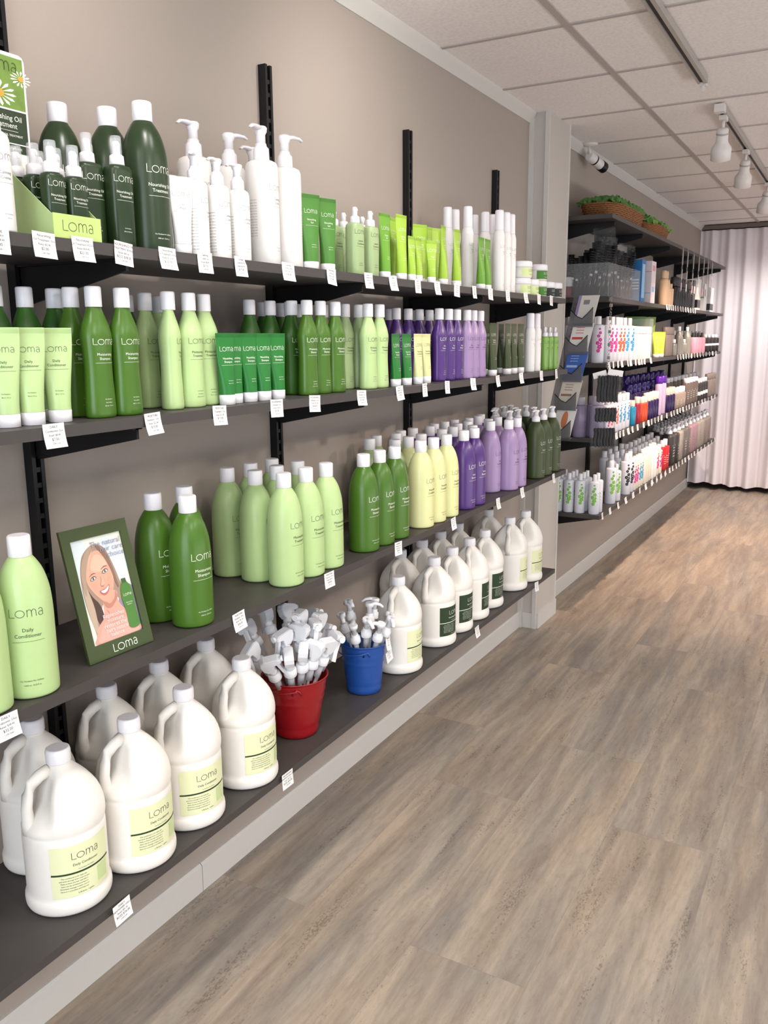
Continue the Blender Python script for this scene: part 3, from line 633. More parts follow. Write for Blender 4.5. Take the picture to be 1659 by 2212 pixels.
# ------------------------------------------------------------------ third shelf: litre bottles
Z3 = .8972
def top3(kind, pts, desc, where, h=.277, rz=0, zs=Z3, group=None, jit=.06, dy=0):
    for p in pts:
        x, y = on_z(p[0], p[1] + dy, zs + h); x = max(.085, min(.268, x))
        place(kind, x, y, zs, rz if len(p) < 3 else p[2], desc, where, group, jit)
top3('lit_daily', [(35, 1156, -.62)], 'large pale green conditioner bottle with full name facing out', 'left of the framed portrait', jit=0)
top3('lit_daily', [(-66, 1178, -.5)], 'large pale green conditioner bottle', 'cut off by the picture edge on third shelf', jit=0)
top3('lit_moist', [(333, 1064)], 'big moss green bottle', 'directly right of framed portrait, middle of three')
top3('lit_moist', [(396, 1050)], 'big moss green bottle', 'mostly hidden behind two others right of portrait')
top3('lit_moist', [(408, 1070, -.12)], 'big moss green bottle', 'standing foremost of the three right of portrait')
W9 = ''
top3('lit_treat', [(562, 1016, .3), (624, 1022), (668, 1010), (710, 1000)], 'big pale green bottle', 'in the front row on third shelf')
top3('lit_treat', [(494, 1009), (541, 1000), (601, 1005)], 'big pale green bottle', 'in the middle row on third shelf')
top3('lit_treat', [(586, 991), (646, 996)], 'big pale green bottle', 'in the back row on third shelf')
top3('lit_moist', [(795.6, 980), (828, 972), (863.6, 966)], 'big moss green bottle', 'in front of the sage bottles')
top3('lit_sage', [(785.4, 936), (812, 929), (843.6, 939), (865, 949), (872, 934)], 'large sage bottle', 'behind the moss green shampoo bottles')
top3('lit_cream', [(926, 952), (951, 946), (975, 939)], 'big pale yellow bottle', 'in the front row on third shelf')
top3('lit_cream', [(896, 942), (921.7, 938)], 'big pale yellow bottle', 'behind the pale yellow front row')
top3('lit_purple', [(1015, 930), (1042, 925)], 'large purple shampoo bottle', 'in the front row on third shelf')
top3('lit_purple', [(994, 922), (967, 927), (901, 916), (863, 921)], 'big purple bottle', 'behind yellow front bottles')
top3('lit_purple', [(949, 919), (966.6, 914), (996, 907), (942.5, 905), (964.8, 900), (982, 897)], 'big purple bottle', 'in the back row of third shelf')
top3('lit_lilac', [(1109, 907), (1127, 903)], 'large lilac conditioner bottle', 'in the front row on third shelf')
top3('lit_lilac', [(1012, 918), (1043.8, 909), (1063, 905), (1081.4, 901), (1034.6, 900), (1015.5, 903)], 'large lilac bottle', 'behind the front lilac pair')
top3('lit_pump', [(1158.7, 886), (1174, 882), (1189.4, 878)], 'large olive pump bottle', 'at the right end of third shelf', h=.290)
top3('lit_pump', [(1027, 881), (1047, 877), (1060.6, 874), (1089, 879), (1106, 876), (1071, 884), (1116, 885), (1131, 885), (1152, 879)], 'olive pump bottle', 'against the wall on third shelf', h=.290)

# ------------------------------------------------------------------ lowest shelf: gallon jugs, buckets
Z4 = .4452
jr = -.17
top3('jug_l', [(125, 1612, -.28)], 'white gallon jug with pale green label', 'nearest the viewer on lowest shelf', h=.305, zs=Z4, jit=0)
top3('jug_l', [(276, 1548, -.1)], 'white gallon jug with pale green label', 'second from left in lowest front row', h=.305, zs=Z4, jit=0)
top3('jug_l', [(395, 1483, -.28)], 'white gallon jug with pale green label', 'third from left in lowest front row', h=.305, zs=Z4, jit=0)
top3('jug_l', [(521, 1420, -.1)], 'white gallon jug with pale green label', 'just left of the red bucket', h=.305, zs=Z4, jit=0)
for y in (1.035, 1.243, 1.405, 1.572): place('jug_l', .081, y, Z4, -.1, 'shaded white gallon jug', 'at the wall behind front left jugs', jit=.05)
top3('jug_l', [(860, 1244, .1)], 'white gallon jug with pale green label', 'just right of the blue bucket', h=.305, zs=Z4, jit=0)
top3('jug_d', [(939, 1201), (976, 1181), (1013.4, 1162, .3), (1045, 1145, .0)], 'white gallon jug with dark green label', 'in lowest front row', h=.305, zs=Z4)
top3('jug_l', [(1102, 1117, .25), (1136, 1103, 0)], 'white gallon jug with pale green label', 'at right end of lowest shelf', h=.305, zs=Z4, jit=0)
for x, y in ((.082, 2.60), (.106, 2.775), (.082, 2.945), (.082, 3.115)): place('jug_d', x, y, Z4, 0, 'shaded white gallon jug', 'at the wall behind dark label jugs')
place('jug_l', .082, 3.45, Z4, 0, 'shaded white gallon jug', 'at the wall behind right end jugs')

def bucket(x, y, r0, r1, h, m, label, nm):
    r = empty('bucket', (x, y, Z4), .0); tag(r, label, 'bucket')
    P = [(r0 * .95, .001), (r0, .002)]
    for k in range(1, 20):
        z = h * k / 20; b_ = .0018 * (1 if k in (2, 13, 15) else 0) - (.0012 if k in (3, 14) else 0); P.append((r0 + (r1 - r0) * z / h + b_, z))
    P += [(r1 - .001, h - .003), (r1 + .0022, h - .002), (r1 + .0028, h), (r1 + .001, h + .0015), (r1 - .0015, h)]
    Q = [(r1 - .0035, h - .006), (r0 - .003, .008), (r0 * .5, .006)]
    mb = MB(); mb.lathe(P + Q, m, 64, cap0=True, cap1=True); link('pail', mb.mesh('pail'), r)
    for s, a0 in ((1, -.9), (-1, pi - .9)):
        mb = MB(); mb.tube([((r1 - .001) * cos(a0 + d_), (r1 - .001) * sin(a0 + d_), h - q) for d_, q in ((-.14, .028), (-.08, .018), (0, .014), (.08, .018), (.14, .028))], .0028, m, 8); link('ear', mb.mesh('ear'), r)
    mb = MB(); mb.tube([((r1 + .003 + .004 * sin(pi * i / 24)) * cos(-.9 - pi * i / 24), (r1 + .003 + .004 * sin(pi * i / 24)) * sin(-.9 - pi * i / 24), h - .016 - .012 * sin(pi * i / 24)) for i in range(25)], .0018, m, 8); link('bail_handle', mb.mesh('bail_handle'), r)
    return r
RB = (.212, 1.770); BB = (.232, 2.10)
bucket(*RB, .057, .088, .165, RED, 'red tin bucket full of white trigger sprayers on lowest shelf', 'red')
bucket(*BB, .051, .069, .155, BLU, 'blue tin bucket full of lotion pumps on lowest shelf', 'blue')

SPW = mat('sprayer_white_plastic', '#dfe0e3', .3, var=.02)
def trigger_kind():
    b = MB(); P = [(-.019, .206), (-.024, .222), (-.022, .234), (-.012, .240), (.024, .238), (.031, .233), (.031, .224), (.012, .220), (.009, .205), (.008, .197), (-.010, .197)]
    # shroud, in the x-z plane (nozzle towards +x)
    b.prism([(p[0], p[1]) for p in P], 'y', -.0105, .0105, SPW); b.prism([(p[0] * .93, .219 + (p[1] - .219) * .93) for p in P], 'y', -.0125, .0125, SPW); b.lathe([(.0115, .185), (.0115, .200)], SPW, 20)
    b.lathe([(.008, 0), (.008, .007)], SPW, 12, M=Matrix.Translation((.030, 0, .229)) @ Matrix.Rotation(pi / 2, 4, 'Y'))
    c = MB(); c.lathe([(.0165, .164), (.0172, .166), (.0165, .184), (.0120, .187)], SPW, 28, fn=lambda t, z: 1 + .015 * cos(24 * t))
    t = MB(); t.prism([(.014, .222), (.023, .222), (.030, .190), (.040, .168), (.034, .166), (.024, .184)], 'y', -.006, .006, SPW)
    d = MB(); d.lathe([(.0090, .125), (.0095, .165)], TUBEP, 16); d.tube([(0, 0, .126), (0, 0, .02)], .0035, TUBEP, 8)
    return Kind('trigger_sprayer', 'sprayer', [('shroud', b.mesh('shroud'), []), ('collar', c.mesh('collar'), []), ('trigger', t.mesh('trigger'), []), ('dip_tube', d.mesh('dip_tube'), [])])
def pump_kind():
    b = MB(); b.lathe([(.0072, .178), (.0072, .196), (.0125, .200), (.0135, .208), (.0115, .212)], SPW, 20)
    b.tube([(0, 0, .206), (.016, 0, .209), (.030, 0, .206), (.040, 0, .198)], [.009, .0075, .006, .005], SPW, 10, .7)
    c = MB(); c.lathe([(.0150, .150), (.0157, .152), (.0150, .168), (.0105, .171), (.0105, .178)], SPW, 26)
    d = MB(); d.lathe([(.0075, .115), (.0075, .151)], TUBEP, 14); d.tube([(0, 0, .116), (0, 0, .02)], .003, TUBEP, 8)
    return Kind('lotion_pump', 'pump', [('pump_head', b.mesh('pump_head'), []), ('collar', c.mesh('collar'), []), ('dip_tube', d.mesh('dip_tube'), [])])
K['trig'] = trigger_kind(); K['pump'] = pump_kind()
def stuffing(kind, c, r_in, spec, desc, where, zb):
    """spec: (bearing, lean, spin, lift) for each piece standing in the bucket"""
    for a, lean, spin, lift in spec:
        q = radians(a); o = place(kind, 0, 0, 0, 0, desc, where, jit=0)
        d = Vector((sin(lean) * cos(q), sin(lean) * sin(q), cos(lean)))
        rot = d.to_track_quat('Z', 'X').to_matrix().to_4x4() @ Matrix.Rotation(radians(spin), 4, 'Z')
        base = Vector((c[0] + cos(q) * r_in * .35, c[1] + sin(q) * r_in * .35, zb + lift))
        o.matrix_world = Matrix.Translation(base) @ rot; o.location = base
W = 'in the red bucket'
spec = [(-84, .52, -60, .035), (-62, .40, 10, .032), (-38, .30, -20, .030), (-12, .30, 20, .032), (16, .36, 60, .034), (48, .46, 100, .04), (80, .50, 80, .05),
        (-104, .60, 190, .075), (-74, .26, 150, .070), (-32, .14, 40, .070), (20, .18, 120, .072), (66, .30, 30, .078),
        (-140, .48, 240, .095), (180, .34, 160, .100), (135, .42, 120, .095), (100, .52, 60, .085), (0, .03, 100, .095)]
stuffing('trig', RB, .05, spec, 'white trigger sprayer', W, Z4 + .012)
spec = [(-80, .34, 20, .02), (-50, .25, 200, .03), (-20, .34, 60, .02), (15, .36, 120, .025), (60, .40, 80, .02), (100, .30, 10, .04), (170, .22, 150, .05), (-120, .3, 250, .04), (0, .05, 210, .055), (-160, .15, 300, .06), (60, .14, 340, .06)]
stuffing('pump', BB, .038, spec, 'white lotion pump', 'in the blue bucket', Z4 + .012)
price_tag(BB[0] + .066, BB[1] + .040, Z4 + .115, ['PUMPS', 'and Sprayers', 'each', '$1.50'], 'white price card on the rim of the blue bucket', .036, .034, tilt=.2, up=.2)
price_tag(BB[0] + .072, BB[1] + .02, Z4 + .165, ['SPRAYERS', '33oz', 'each', '$1.50'], 'upper white price card curling off the blue bucket', .030, .040, tilt=-.1, up=.2)
price_tag(RB[0] - .03, RB[1] - .085, Z4 + .27, [], 'small grey sprayer tag', .001, .001) if False else None

# ------------------------------------------------------------------ second shelf
Z2 = 1.3522
def row(kind, pxs, X, z, desc, where, rz=0, py=None, group=None, jit=.06):
    for p in pxs:
        px, a = (p, rz) if not isinstance(p, tuple) else p
        place(kind, X + random.uniform(-.003, .003), on_x(px, X, py or (800 if z < 1.5 else 450)), z, a, desc, where, group, jit)
W2 = 'on second shelf'
row('tb_light', [(8, -.55), (60, -.55), (121, -.5)], .262, Z2, 'pale green tube', 'front row, left end of second shelf')
row('tb_light', [(30, -.5), (92, -.5)], .216, Z2, 'pale green tube', 'behind front tubes on second shelf')
row('t_dark', [12, 68, 112], .150, Z2, 'dark green shampoo bottle', 'behind the pale tubes')
row('t_moist', [(162, .1)], .205, Z2, 'tall moss green shampoo bottle', 'half hidden, third shampoo left of pale bottles')
row('t_moist', [(218, 0), (266, .05)], .262, Z2, 'tall moss green shampoo bottle', 'front row of second shelf')
row('t_dark', [284], .100, Z2, 'dark green shampoo bottle', 'deep behind the two moss green front bottles')
row('t_light', [(378, .75), (415, .05), (457, -.15)], .250, Z2, 'tall pale green bottle', 'front row of second shelf')
row('t_light', [(322, .2)], .180, Z2, 'tall pale green bottle', 'shaded, behind the pale bottle showing its barcode')
row('t_light', [349], .105, Z2, 'tall pale green bottle', 'deep in shade behind pale front bottles')
row('tb_eme', [(486, -.1), (510, -.1), (536, -.1), (566, -.1), (599, -.25)], .268, Z2, 'emerald green tube', 'front row of second shelf')
row('t_dark', [545, 588, 628], .160, Z2, 'dark green bottle', 'behind emerald tubes')
row('t_dark', [572, 610, 646], .095, Z2, 'dark green bottle', 'deep in shade behind emerald tubes')
row('t_dark', [(633, 0)], .205, Z2, 'dark green bottle', 'left of moss green bottles on second shelf')
row('t_moist', [669, 697, 722], .255, Z2, 'moss green bottle', 'middle of second shelf, front')
row('t_sage', [748, 775], .205, Z2, 'shaded sage green bottle', 'middle of second shelf')
row('t_sage', [700, 727], .140, Z2, 'sage green bottle', 'back row behind moss green bottles')
row('t_light', [796, 821], .262, Z2, 'pale green bottle', 'middle of second shelf, front')
row('tb_eme', [853, 878], .270, Z2, 'bright green tube', 'before the purple bottles on second shelf')
row('tb_yel', [901, 921], .270, Z2, 'pale yellow tube', 'before the purple bottles on second shelf')
row('t_purple', [857, 882, 906, 928], .165, Z2, 'shaded purple bottle', 'behind the small tubes')
row('t_purple', [842, 897], .105, Z2, 'dark purple bottle', 'at the wall behind small tubes')
row('t_purple', [949, 968, 985], .258, Z2, 'bright purple bottle', 'front row of second shelf')
row('t_lilac', [1008, 1021, 1035], .262, Z2, 'lilac bottle', 'front row of second shelf')
row('tb_olv', [1063, 1094, 1108, 1122], .262, Z2, 'olive tube', 'front row of second shelf')
row('tb_olv', [1052, 1080], .205, Z2, 'olive tube', 'second row of second shelf')
row('hs2', [1142, 1155], .262, Z2, 'slim white spray can', 'right part of second shelf')
row('sp_small', [1174, 1186, 1198], .262, Z2, 'grass green spray bottle', 'right end of second shelf')
for px, zz, lb in ((746, 1.56, 'small beige sticker on the wall above sage bottles'), (773, 1.558, 'narrower beige sticker on the wall above pale green bottles')):
    y = on_x(px, 0, 646); o = link('wall_sticker', MB().box(.0004, .0012, y - (.016 if px < 760 else .008), y + (.016 if px < 760 else .008), 1.543, 1.567, mat('beige_sticker', '#dcb698', .6)).mesh('wall_sticker')); tag(o, lb, 'sticker')

# ------------------------------------------------------------------ top shelf
Z1 = 1.6552
row('pb_small', [(-6, 0)], .275, Z1, 'white pump bottle', 'cut by picture edge, left end of top shelf')
# cardboard display box with header card
DBX = empty('display_box', (0, 0, Z1)); tag(DBX, 'light green cardboard display box holding small dark spray bottles', 'display box')
CARD = mat('light_green_cardboard', '#a5bb80', .6, var=.03); CAR2 = mat('green_cardboard_front', '#b3c877', .6, var=.02)
ya, yb = on_x(116, .309, 490), on_x(211, .309, 490); yb = ya + .098
mb = MB(); th = .0018
side = [(.309, .0005), (.309, .036), (.302, .040), (.165, .150), (.150, .150), (.150, .0005)]
for yy in (ya, yb - th): mb.prism([(p[0], p[1]) for p in side], 'y', yy, yy + th, CARD)
mb.box(.152, .3085, ya + th, yb - th, .0005, .0022, CARD); link('tray', mb.mesh('tray'), DBX)
mb = MB(); mb.box(.3091, .3105, ya - .001, yb + .001, .0005, .0385, CAR2); sf = lambda u, v: (.3108, (ya + yb) / 2 + u, v); logo(mb, sf, 0, .020, .0165, INKD, .06); link('front_panel', mb.mesh('front_panel'), DBX)
GRM = mat('photo_foliage_green', '#6d8a3c', .5, var=.35, bscale=40); PET = mat('daisy_petal_print', '#e4e6d2', .5); DG = mat('printed_dark_green', '#2c3a26', .5)
hx = .150; hy0, hy1 = ya - .004, yb + .002; top = .318
mb = MB(); outline = [(hy0, .0005), (hy1, .0005), (hy1, top - .010), (hy1 - .003, top - .003), (hy1 - .010, top), (hy0 + .010, top), (hy0 + .003, top - .003), (hy0, top - .010)]
mb.prism(outline, 'x', hx - .0035, hx - .0002, PAP); q = lambda k: (lambda u, v: (hx + .0002 * k, u, v))
a0, a1 = hy0 + .004, hy1 - .004
def rect(mb_, k, u0, u1, v0, v1, m): f = q(k); mb_.add([f(u0, v0), f(u1, v0), f(u1, v1), f(u0, v1)], [(0, 1, 2, 3)], m)
rect(mb, 1, a0, a1, .228, .312, GRM)
def daisy(cx_, cy_, R_):
    for i in range(13):
        t = 2 * pi * i / 13; f = q(2 + i % 2); pts = [f(cx_ + R_ * (.2 * cos(t)), cy_ + R_ * .2 * sin(t)), f(cx_ + R_ * cos(t - .13) * .8, cy_ + .62 * R_ * sin(t - .13) * .8), f(cx_ + R_ * cos(t), cy_ + .62 * R_ * sin(t)), f(cx_ + R_ * cos(t + .13) * .8, cy_ + .62 * R_ * sin(t + .13) * .8)]
        mb.add(pts, [(0, 1, 2, 3)], PET)
    f = q(5); mb.add([f(cx_ + R_ * .27 * cos(pi * i / 6), cy_ + R_ * .2 * sin(pi * i / 6)) for i in range(12)], [tuple(range(12))], mat('daisy_centre_print', '#c99a3c', .5))
daisy(a0 + .045, .250, .034); daisy(a1 - .006, .280, .022)
logo(mb, q(7), (a0 + a1) / 2, .296, .018, INKD, .06)
rect(mb, 1, a0, a1, .172, .225, DG); text(mb, 'Nourishing Oil', q(3), (a0 + a1) / 2, .212, .0125, INKW); text(mb, 'Treatment', q(3), (a0 + a1) / 2, .200, .0125, INKW); rect(mb, 3, a0 + .02, a1 - .02, .1910, .1915, INKW)
text(mb, 'A NOURISHING OIL TREATMENT', q(3), (a0 + a1) / 2, .184, .0050, INKW); rect(mb, 1, a0 + .034, a1, .156, .170, DG); text(mb, 'SULFATE FREE', q(3), a0 + .066, .163, .0050, INKW)
link('header_card', mb.mesh('header_card'), DBX)
ym = (ya + yb) / 2
for (x, y) in ((.284, ya + .026), (.284, ya + .072), (.243, ya + .026), (.243, ya + .072), (.200, ya + .026), (.200, ya + .072)):
    place('sp_dark4', x, y, Z1 + .0024, 0, 'small dark green bottle', 'in the light green display box', jit=.12)
row('lit_oil', [(152, 0)], .105, Z1, 'large dark green bottle', 'at the wall behind display box bottles', py=300)
row('lit_oil', [(243, 0)], .170, Z1, 'large dark green bottle', 'behind two spray bottles on top shelf', py=300)
row('lit_oil', [(319, -.1)], .235, Z1, 'large dark green bottle', 'front of top shelf, tallest thing there', py=400, jit=0)
row('sp_dark8', [(197, -.15)], .235, Z1, 'dark green spray bottle', 'right beside the display box', jit=0)
row('sp_dark8', [(260, -.05)], .262, Z1, 'dark green spray bottle', 'before the large dark green bottles', jit=0)
row('sp_dark8', [(207, 0)], .165, Z1, 'dark green spray bottle', 'hidden behind another beside the display box', jit=0)
row('tb_white', [(386, -.4)], .262, Z1, 'white tube', 'right of the tallest dark green bottle')
row('pb_small', [(424, .5), (470, .1), (514, -.1)], .262, Z1, 'small white pump bottle', 'in top shelf front row')
row('pb_big', [(420, 0), (496, 2.6)], .125, Z1, 'large white pump bottle', 'at the wall on top shelf', py=330)
row('pb_big', [(568, .15), (622, 2.7)], .228, Z1, 'large white pump bottle', 'in top shelf front row', py=420)
row('pb_small', [(378, 2.8), (400, 0), (463, 1)], .062, Z1, 'small white pump bottle', 'against the wall on top shelf')
row('pb_big', [(545, 0)], .075, Z1, 'large white pump bottle', 'behind the tallest front pump bottle', py=330)
row('tb_leaf', [(670, -.35), (707, -.35)], .262, Z1, 'tall leaf green tube', 'centre of top shelf', jit=.02)
row('sp_sage', [764, 799], .262, Z1, 'sage green spray bottle', 'front of top shelf')
row('sp_sage', [718, 742, 780], .185, Z1, 'sage green spray bottle', 'second row of top shelf')
row('tb_limeL', [(866, .0), (958, .05), (989, -.05)], .266, Z1, 'tall lime green tube', 'front row of top shelf', jit=.15)
row('tb_limeL', [(850, .0), (906, -.35), (938, -.3), (925, .0)], .215, Z1, 'tall lime green tube', 'second row of top shelf', jit=.15)
row('tb_limeS', [(890, .0), (904, .2), (933, -.3)], .274, Z1, 'short lime tube', 'among the tall lime tubes', jit=.15)
row('tb_grnL', [(829, 0)], .255, Z1, 'tall green tube', 'left end of the lime tubes')
row('tb_grnL', [(1040, 0), (1056, 0)], .262, Z1, 'tall green tube', 'before the white hairspray cans')
row('tb_grnL', [(838, -.2), (895, .2), (1006, 0)], .150, Z1, 'green tube', 'in back row of top shelf')
row('hs', [1079, 1094, 1106], .250, Z1, 'white hairspray can', 'right of the green tubes, top shelf')
row('hs', [1010, 1047, 1064], .185, Z1, 'white hairspray can', 'second row of top shelf')
row('hs', [968, 986, 1024], .120, Z1, 'white hairspray can', 'back row of top shelf')
for kd, px, X, zz, ds, wh in (('jar_yel', 1124, .262, 0, 'white jar with pale label', 'lower row, top shelf end'), ('jar_yel', 1142, .262, 0, 'white jar with pale label', 'lower row, top shelf end'),
    ('jar_yel', 1126, .262, .0645, 'white jar with pale label', 'stacked on another jar'), ('jar_grn', 1160, .262, 0, 'white jar with green label', 'lower row, top shelf end'),
    ('jar_grn', 1160, .262, .0645, 'white jar with green label', 'stacked on another jar'), ('jar_grn', 1146, .200, .0, 'white jar with green label', 'behind the front jars, below'), ('jar_grn', 1146, .200, .0645, 'white jar with green label', 'behind the front jars, on top'),
    ('jar_blk', 1187, .268, 0, 'white jar with black label', 'lower row, top shelf end'), ('jar_blk', 1206, .268, 0, 'white jar with black label', 'lower row, top shelf end'), ('jar_blk', 1172, .200, .0645, 'white jar with black label', 'stacked on another jar'), ('jar_blk', 1172, .200, 0, 'white jar with black label', 'hidden behind the front black jars')):
    place(kd, X, on_x(px, X, 620), Z1 + zz, 0, ds, wh)

# ------------------------------------------------------------------ framed portrait on the third shelf
def portrait():
    w_, h_ = .1565, .254; psi, lam = -.0489, .2431
    a = Vector((-sin(psi), cos(psi), 0)); n = Vector((cos(psi), sin(psi), 0)); u = -n * sin(lam) + Vector((0, 0, 1)) * cos(lam); nn = a.cross(u)
    r = empty('picture_frame', (.2666, 1.0419, .8973)); M = Matrix((a, u, nn)).transposed().to_4x4(); r.matrix_world = Matrix.Translation((.2666, 1.0419, .8978)) @ M
    tag(r, 'green framed portrait card of a smiling long-haired blonde woman, leaning back', 'picture frame')
    F = mat('frame_moss_green', '#3d4a25', .4, var=.05, bscale=20); ix0, ix1, iy0, iy1 = .0195, .1385, .030, .231
    mb = MB()
    for b in ((0, w_, 0, iy0), (0, w_, iy1, h_), (0, ix0, iy0, iy1), (ix1, w_, iy0, iy1)): mb.box(b[0], b[1], b[2], b[3], -.003, .003, F)
    logo(mb, lambda x, y: (x, y, .0033), .088, .0145, .0150, INKW, .09); link('frame', mb.mesh('frame'), r)
    st = MB(); st.prism([(.02, -.0035), (.17, -.0035), (.02, -.07)], 'x', .074, .080, F); o = link('easel_leg', st.mesh('easel_leg'), r)
    # the printed photograph
    mb = MB(); W_, H_ = ix1 - ix0, iy1 - iy0; lev = [0]
    def P(x, y): return (ix0 + x * W_, iy1 - y * H_, -.0015 + lev[0] * .00006)
    def shape(pts, col, name, sm=True):
        lev[0] += 1; m = mat('print_' + name, col, .35, var=.04, bscale=80); L = len(pts); out = []
        for i in range(L):
            p0, p1, p2, p3 = pts[i - 1], pts[i], pts[(i + 1) % L], pts[(i + 2) % L]
            for j in range(5 if sm else 1):
                t = j / 5; out.append(tuple(.5 * (2 * p1[d] + (p2[d] - p0[d]) * t + (2 * p0[d] - 5 * p1[d] + 4 * p2[d] - p3[d]) * t * t + (3 * p1[d] - p0[d] - 3 * p2[d] + p3[d]) * t ** 3) for d in (0, 1)))
        out = [(min(1, max(0, x)), min(1, max(0, y))) for x, y in out]; c_ = (sum(x for x, y in out) / len(out), sum(y for x, y in out) / len(out))
        mb.add([P(*p) for p in out], [tuple(range(len(out)))[::-1]], m)
    shape([(0, 0), (1, 0), (1, 1), (0, 1)], '#dfe0d4', 'backdrop', False)
    shape([(0.0, .05), (.2, .0), (.35, .2), (.2, .5), (.0, .6)], '#cfd9dc', 'haze')
    shape([(.62, .02), (.9, .1), (1, .35), (.8, .42), (.62, .2)], '#d3dfe6', 'sky')
    shape([(.70, .62), (1, .55), (1, 1), (.6, 1)], '#8d8497', 'dusk')
    shape([(.78, .93), (1, .86), (1, 1), (.75, 1)], '#6f7fb4', 'blue_edge')
    # hair behind
    shape([(.20, .14), (.42, .07), (.62, .12), (.72, .28), (.78, .45), (.82, .60), (.74, .66), (.60, .60), (.34, .66), (.33, .80), (.24, .92), (.13, .97), (.10, .85), (.06, .70), (.04, .52), (.06, .36), (.11, .24)], '#9d8674', 'hair')
    shape([(.12, .46), (.20, .55), (.30, .64), (.33, .76), (.26, .88), (.20, .80), (.15, .66)], '#4e3a33', 'hair_deep')
    shape([(.10, .40), (.15, .50), (.19, .68), (.16, .90), (.10, .85), (.06, .66), (.06, .48)], '#b7a28c', 'hair_light')
    # shoulders, neck
    shape([(.12, 1), (.10, .93), (.18, .84), (.32, .77), (.36, .66), (.40, .55), (.66, .55), (.66, .64), (.72, .72), (.86, .80), (.93, .88), (.95, 1)], '#cd9c8b', 'shoulder')
    shape([(.36, .58), (.48, .655), (.60, .62), (.655, .545), (.66, .62), (.60, .66), (.50, .70), (.40, .68)], '#b87e6a', 'neck_shade'); shape([(.40, .70), (.47, .76), (.42, .74)], '#bb8574', 'collarbone')
    shape([(.20, .90), (.32, .82), (.48, .86), (.66, .82), (.86, .88), (.90, 1), (.16, 1)], '#d2a596', 'chest')
    # face
    shape([(.42, .13), (.58, .17), (.66, .28), (.68, .40), (.64, .51), (.54, .60), (.45, .635), (.35, .60), (.23, .51), (.16, .42), (.16, .30), (.26, .19)], '#d9a088', 'face')
    shape([(.40, .17), (.54, .20), (.60, .28), (.50, .33), (.36, .33), (.28, .28)], '#e2b19a', 'forehead')
    shape([(.25, .44), (.31, .42), (.34, .47), (.29, .51), (.24, .49)], '#dd9c88', 'cheek_left'); shape([(.57, .39), (.63, .40), (.63, .46), (.58, .47), (.54, .43)], '#dd9c88', 'cheek_right')
    # parting and fringe over the forehead
    shape([(.46, .08), (.36, .12), (.25, .22), (.17, .34), (.12, .48), (.09, .52), (.07, .38), (.12, .24), (.24, .13), (.36, .08)], '#a8917c', 'fringe_left')
    shape([(.44, .09), (.36, .14), (.26, .25), (.19, .37), (.24, .25), (.33, .15)], '#c7b29a', 'streak_left')
    shape([(.46, .08), (.58, .13), (.66, .22), (.71, .36), (.74, .52), (.70, .50), (.66, .36), (.60, .24), (.52, .15)], '#84695a', 'fringe_right')
    # brows, eyes, nose, mouth
    for (ex, ey, s) in ((.285, .385, 1), (.535, .343, 1)):
        tl = -.10
        def E(dx, dy): return (ex + dx, ey + dy + dx * tl)
        shape([E(-.075, -.028), E(0, -.050), E(.07, -.034), E(.0, -.040)], '#7a5a48', 'brow')
        shape([E(-.062, .004), E(-.02, -.018), E(.03, -.018), E(.062, .002), E(.02, .016), E(-.03, .017)], '#5a4640', 'lash')
        shape([E(-.048, .004), E(-.015, -.010), E(.025, -.010), E(.048, .003), E(.015, .012), E(-.025, .012)], '#e9e2dd', 'eye_white')
        shape([E(-.020, .0), E(0, -.012), E(.020, 0), E(0, .013)], '#4a5560', 'iris'); shape([E(-.009, 0), E(0, -.006), E(.009, 0), E(0, .006)], '#15110f', 'pupil'); shape([E(.003, -.004), E(.007, -.006), E(.010, -.003), E(.006, -.001)], '#ffffff', 'glint')
    shape([(.425, .37), (.455, .40), (.475, .445), (.465, .468), (.43, .475), (.395, .468), (.41, .44), (.43, .41)], '#dba892', 'nose'); shape([(.395, .464), (.43, .474), (.468, .460), (.43, .482)], '#a9695a', 'nostril')
    shape([(.35, .517), (.41, .508), (.46, .506), (.51, .492), (.555, .475), (.53, .525), (.47, .560), (.41, .560), (.37, .540)], '#bb6a62', 'lips')
    shape([(.372, .520), (.46, .513), (.537, .487), (.51, .520), (.46, .541), (.41, .542)], '#f3eee9', 'teeth')
    # the bottle in the photograph
    shape([(.80, .50), (.90, .50), (.965, .57), (.97, .64), (.96, .80), (.97, .94), (.77, .94), (.765, .80), (.74, .66), (.75, .57)], '#4c7a34', 'bottle'); shape([(.80, .46), (.89, .46), (.90, .505), (.80, .505)], '#3f5c33', 'bottle_cap', False)
    lev[0] += 2; sf = lambda x, y: (x, y, -.0015 + lev[0] * .00006)
    logo(mb, sf, ix0 + .86 * W_, iy1 - .62 * H_, .0050, INKW, .1); text(mb, 'Moisturizing', sf, ix0 + .86 * W_, iy1 - .70 * H_, .0032, INKW); text(mb, 'Shampoo', sf, ix0 + .86 * W_, iy1 - .72 * H_, .0032, INKW)
    gp = mat('print_grey_violet_letters', '#8d8aa0', .5); wp = mat('print_pink_letters', '#f0dcdc', .5)
    for k, (t_, x_) in enumerate((('The natural', .66), ('hair care', .76), ('choice', .82))): text(mb, t_, sf, ix0 + x_ * W_, iy1 - (.075 + .062 * k) * H_, .0155, gp)
    for k, t_ in enumerate(('Replenishes', 'moisture', 'restores the', 'hairs natural', 'balance')): text(mb, t_, sf, ix0 + (.50 + .02 * (k % 2)) * W_, iy1 - (.765 + .046 * k) * H_, .0108, wp)
    link('photograph', mb.mesh('photograph'), r)
portrait()

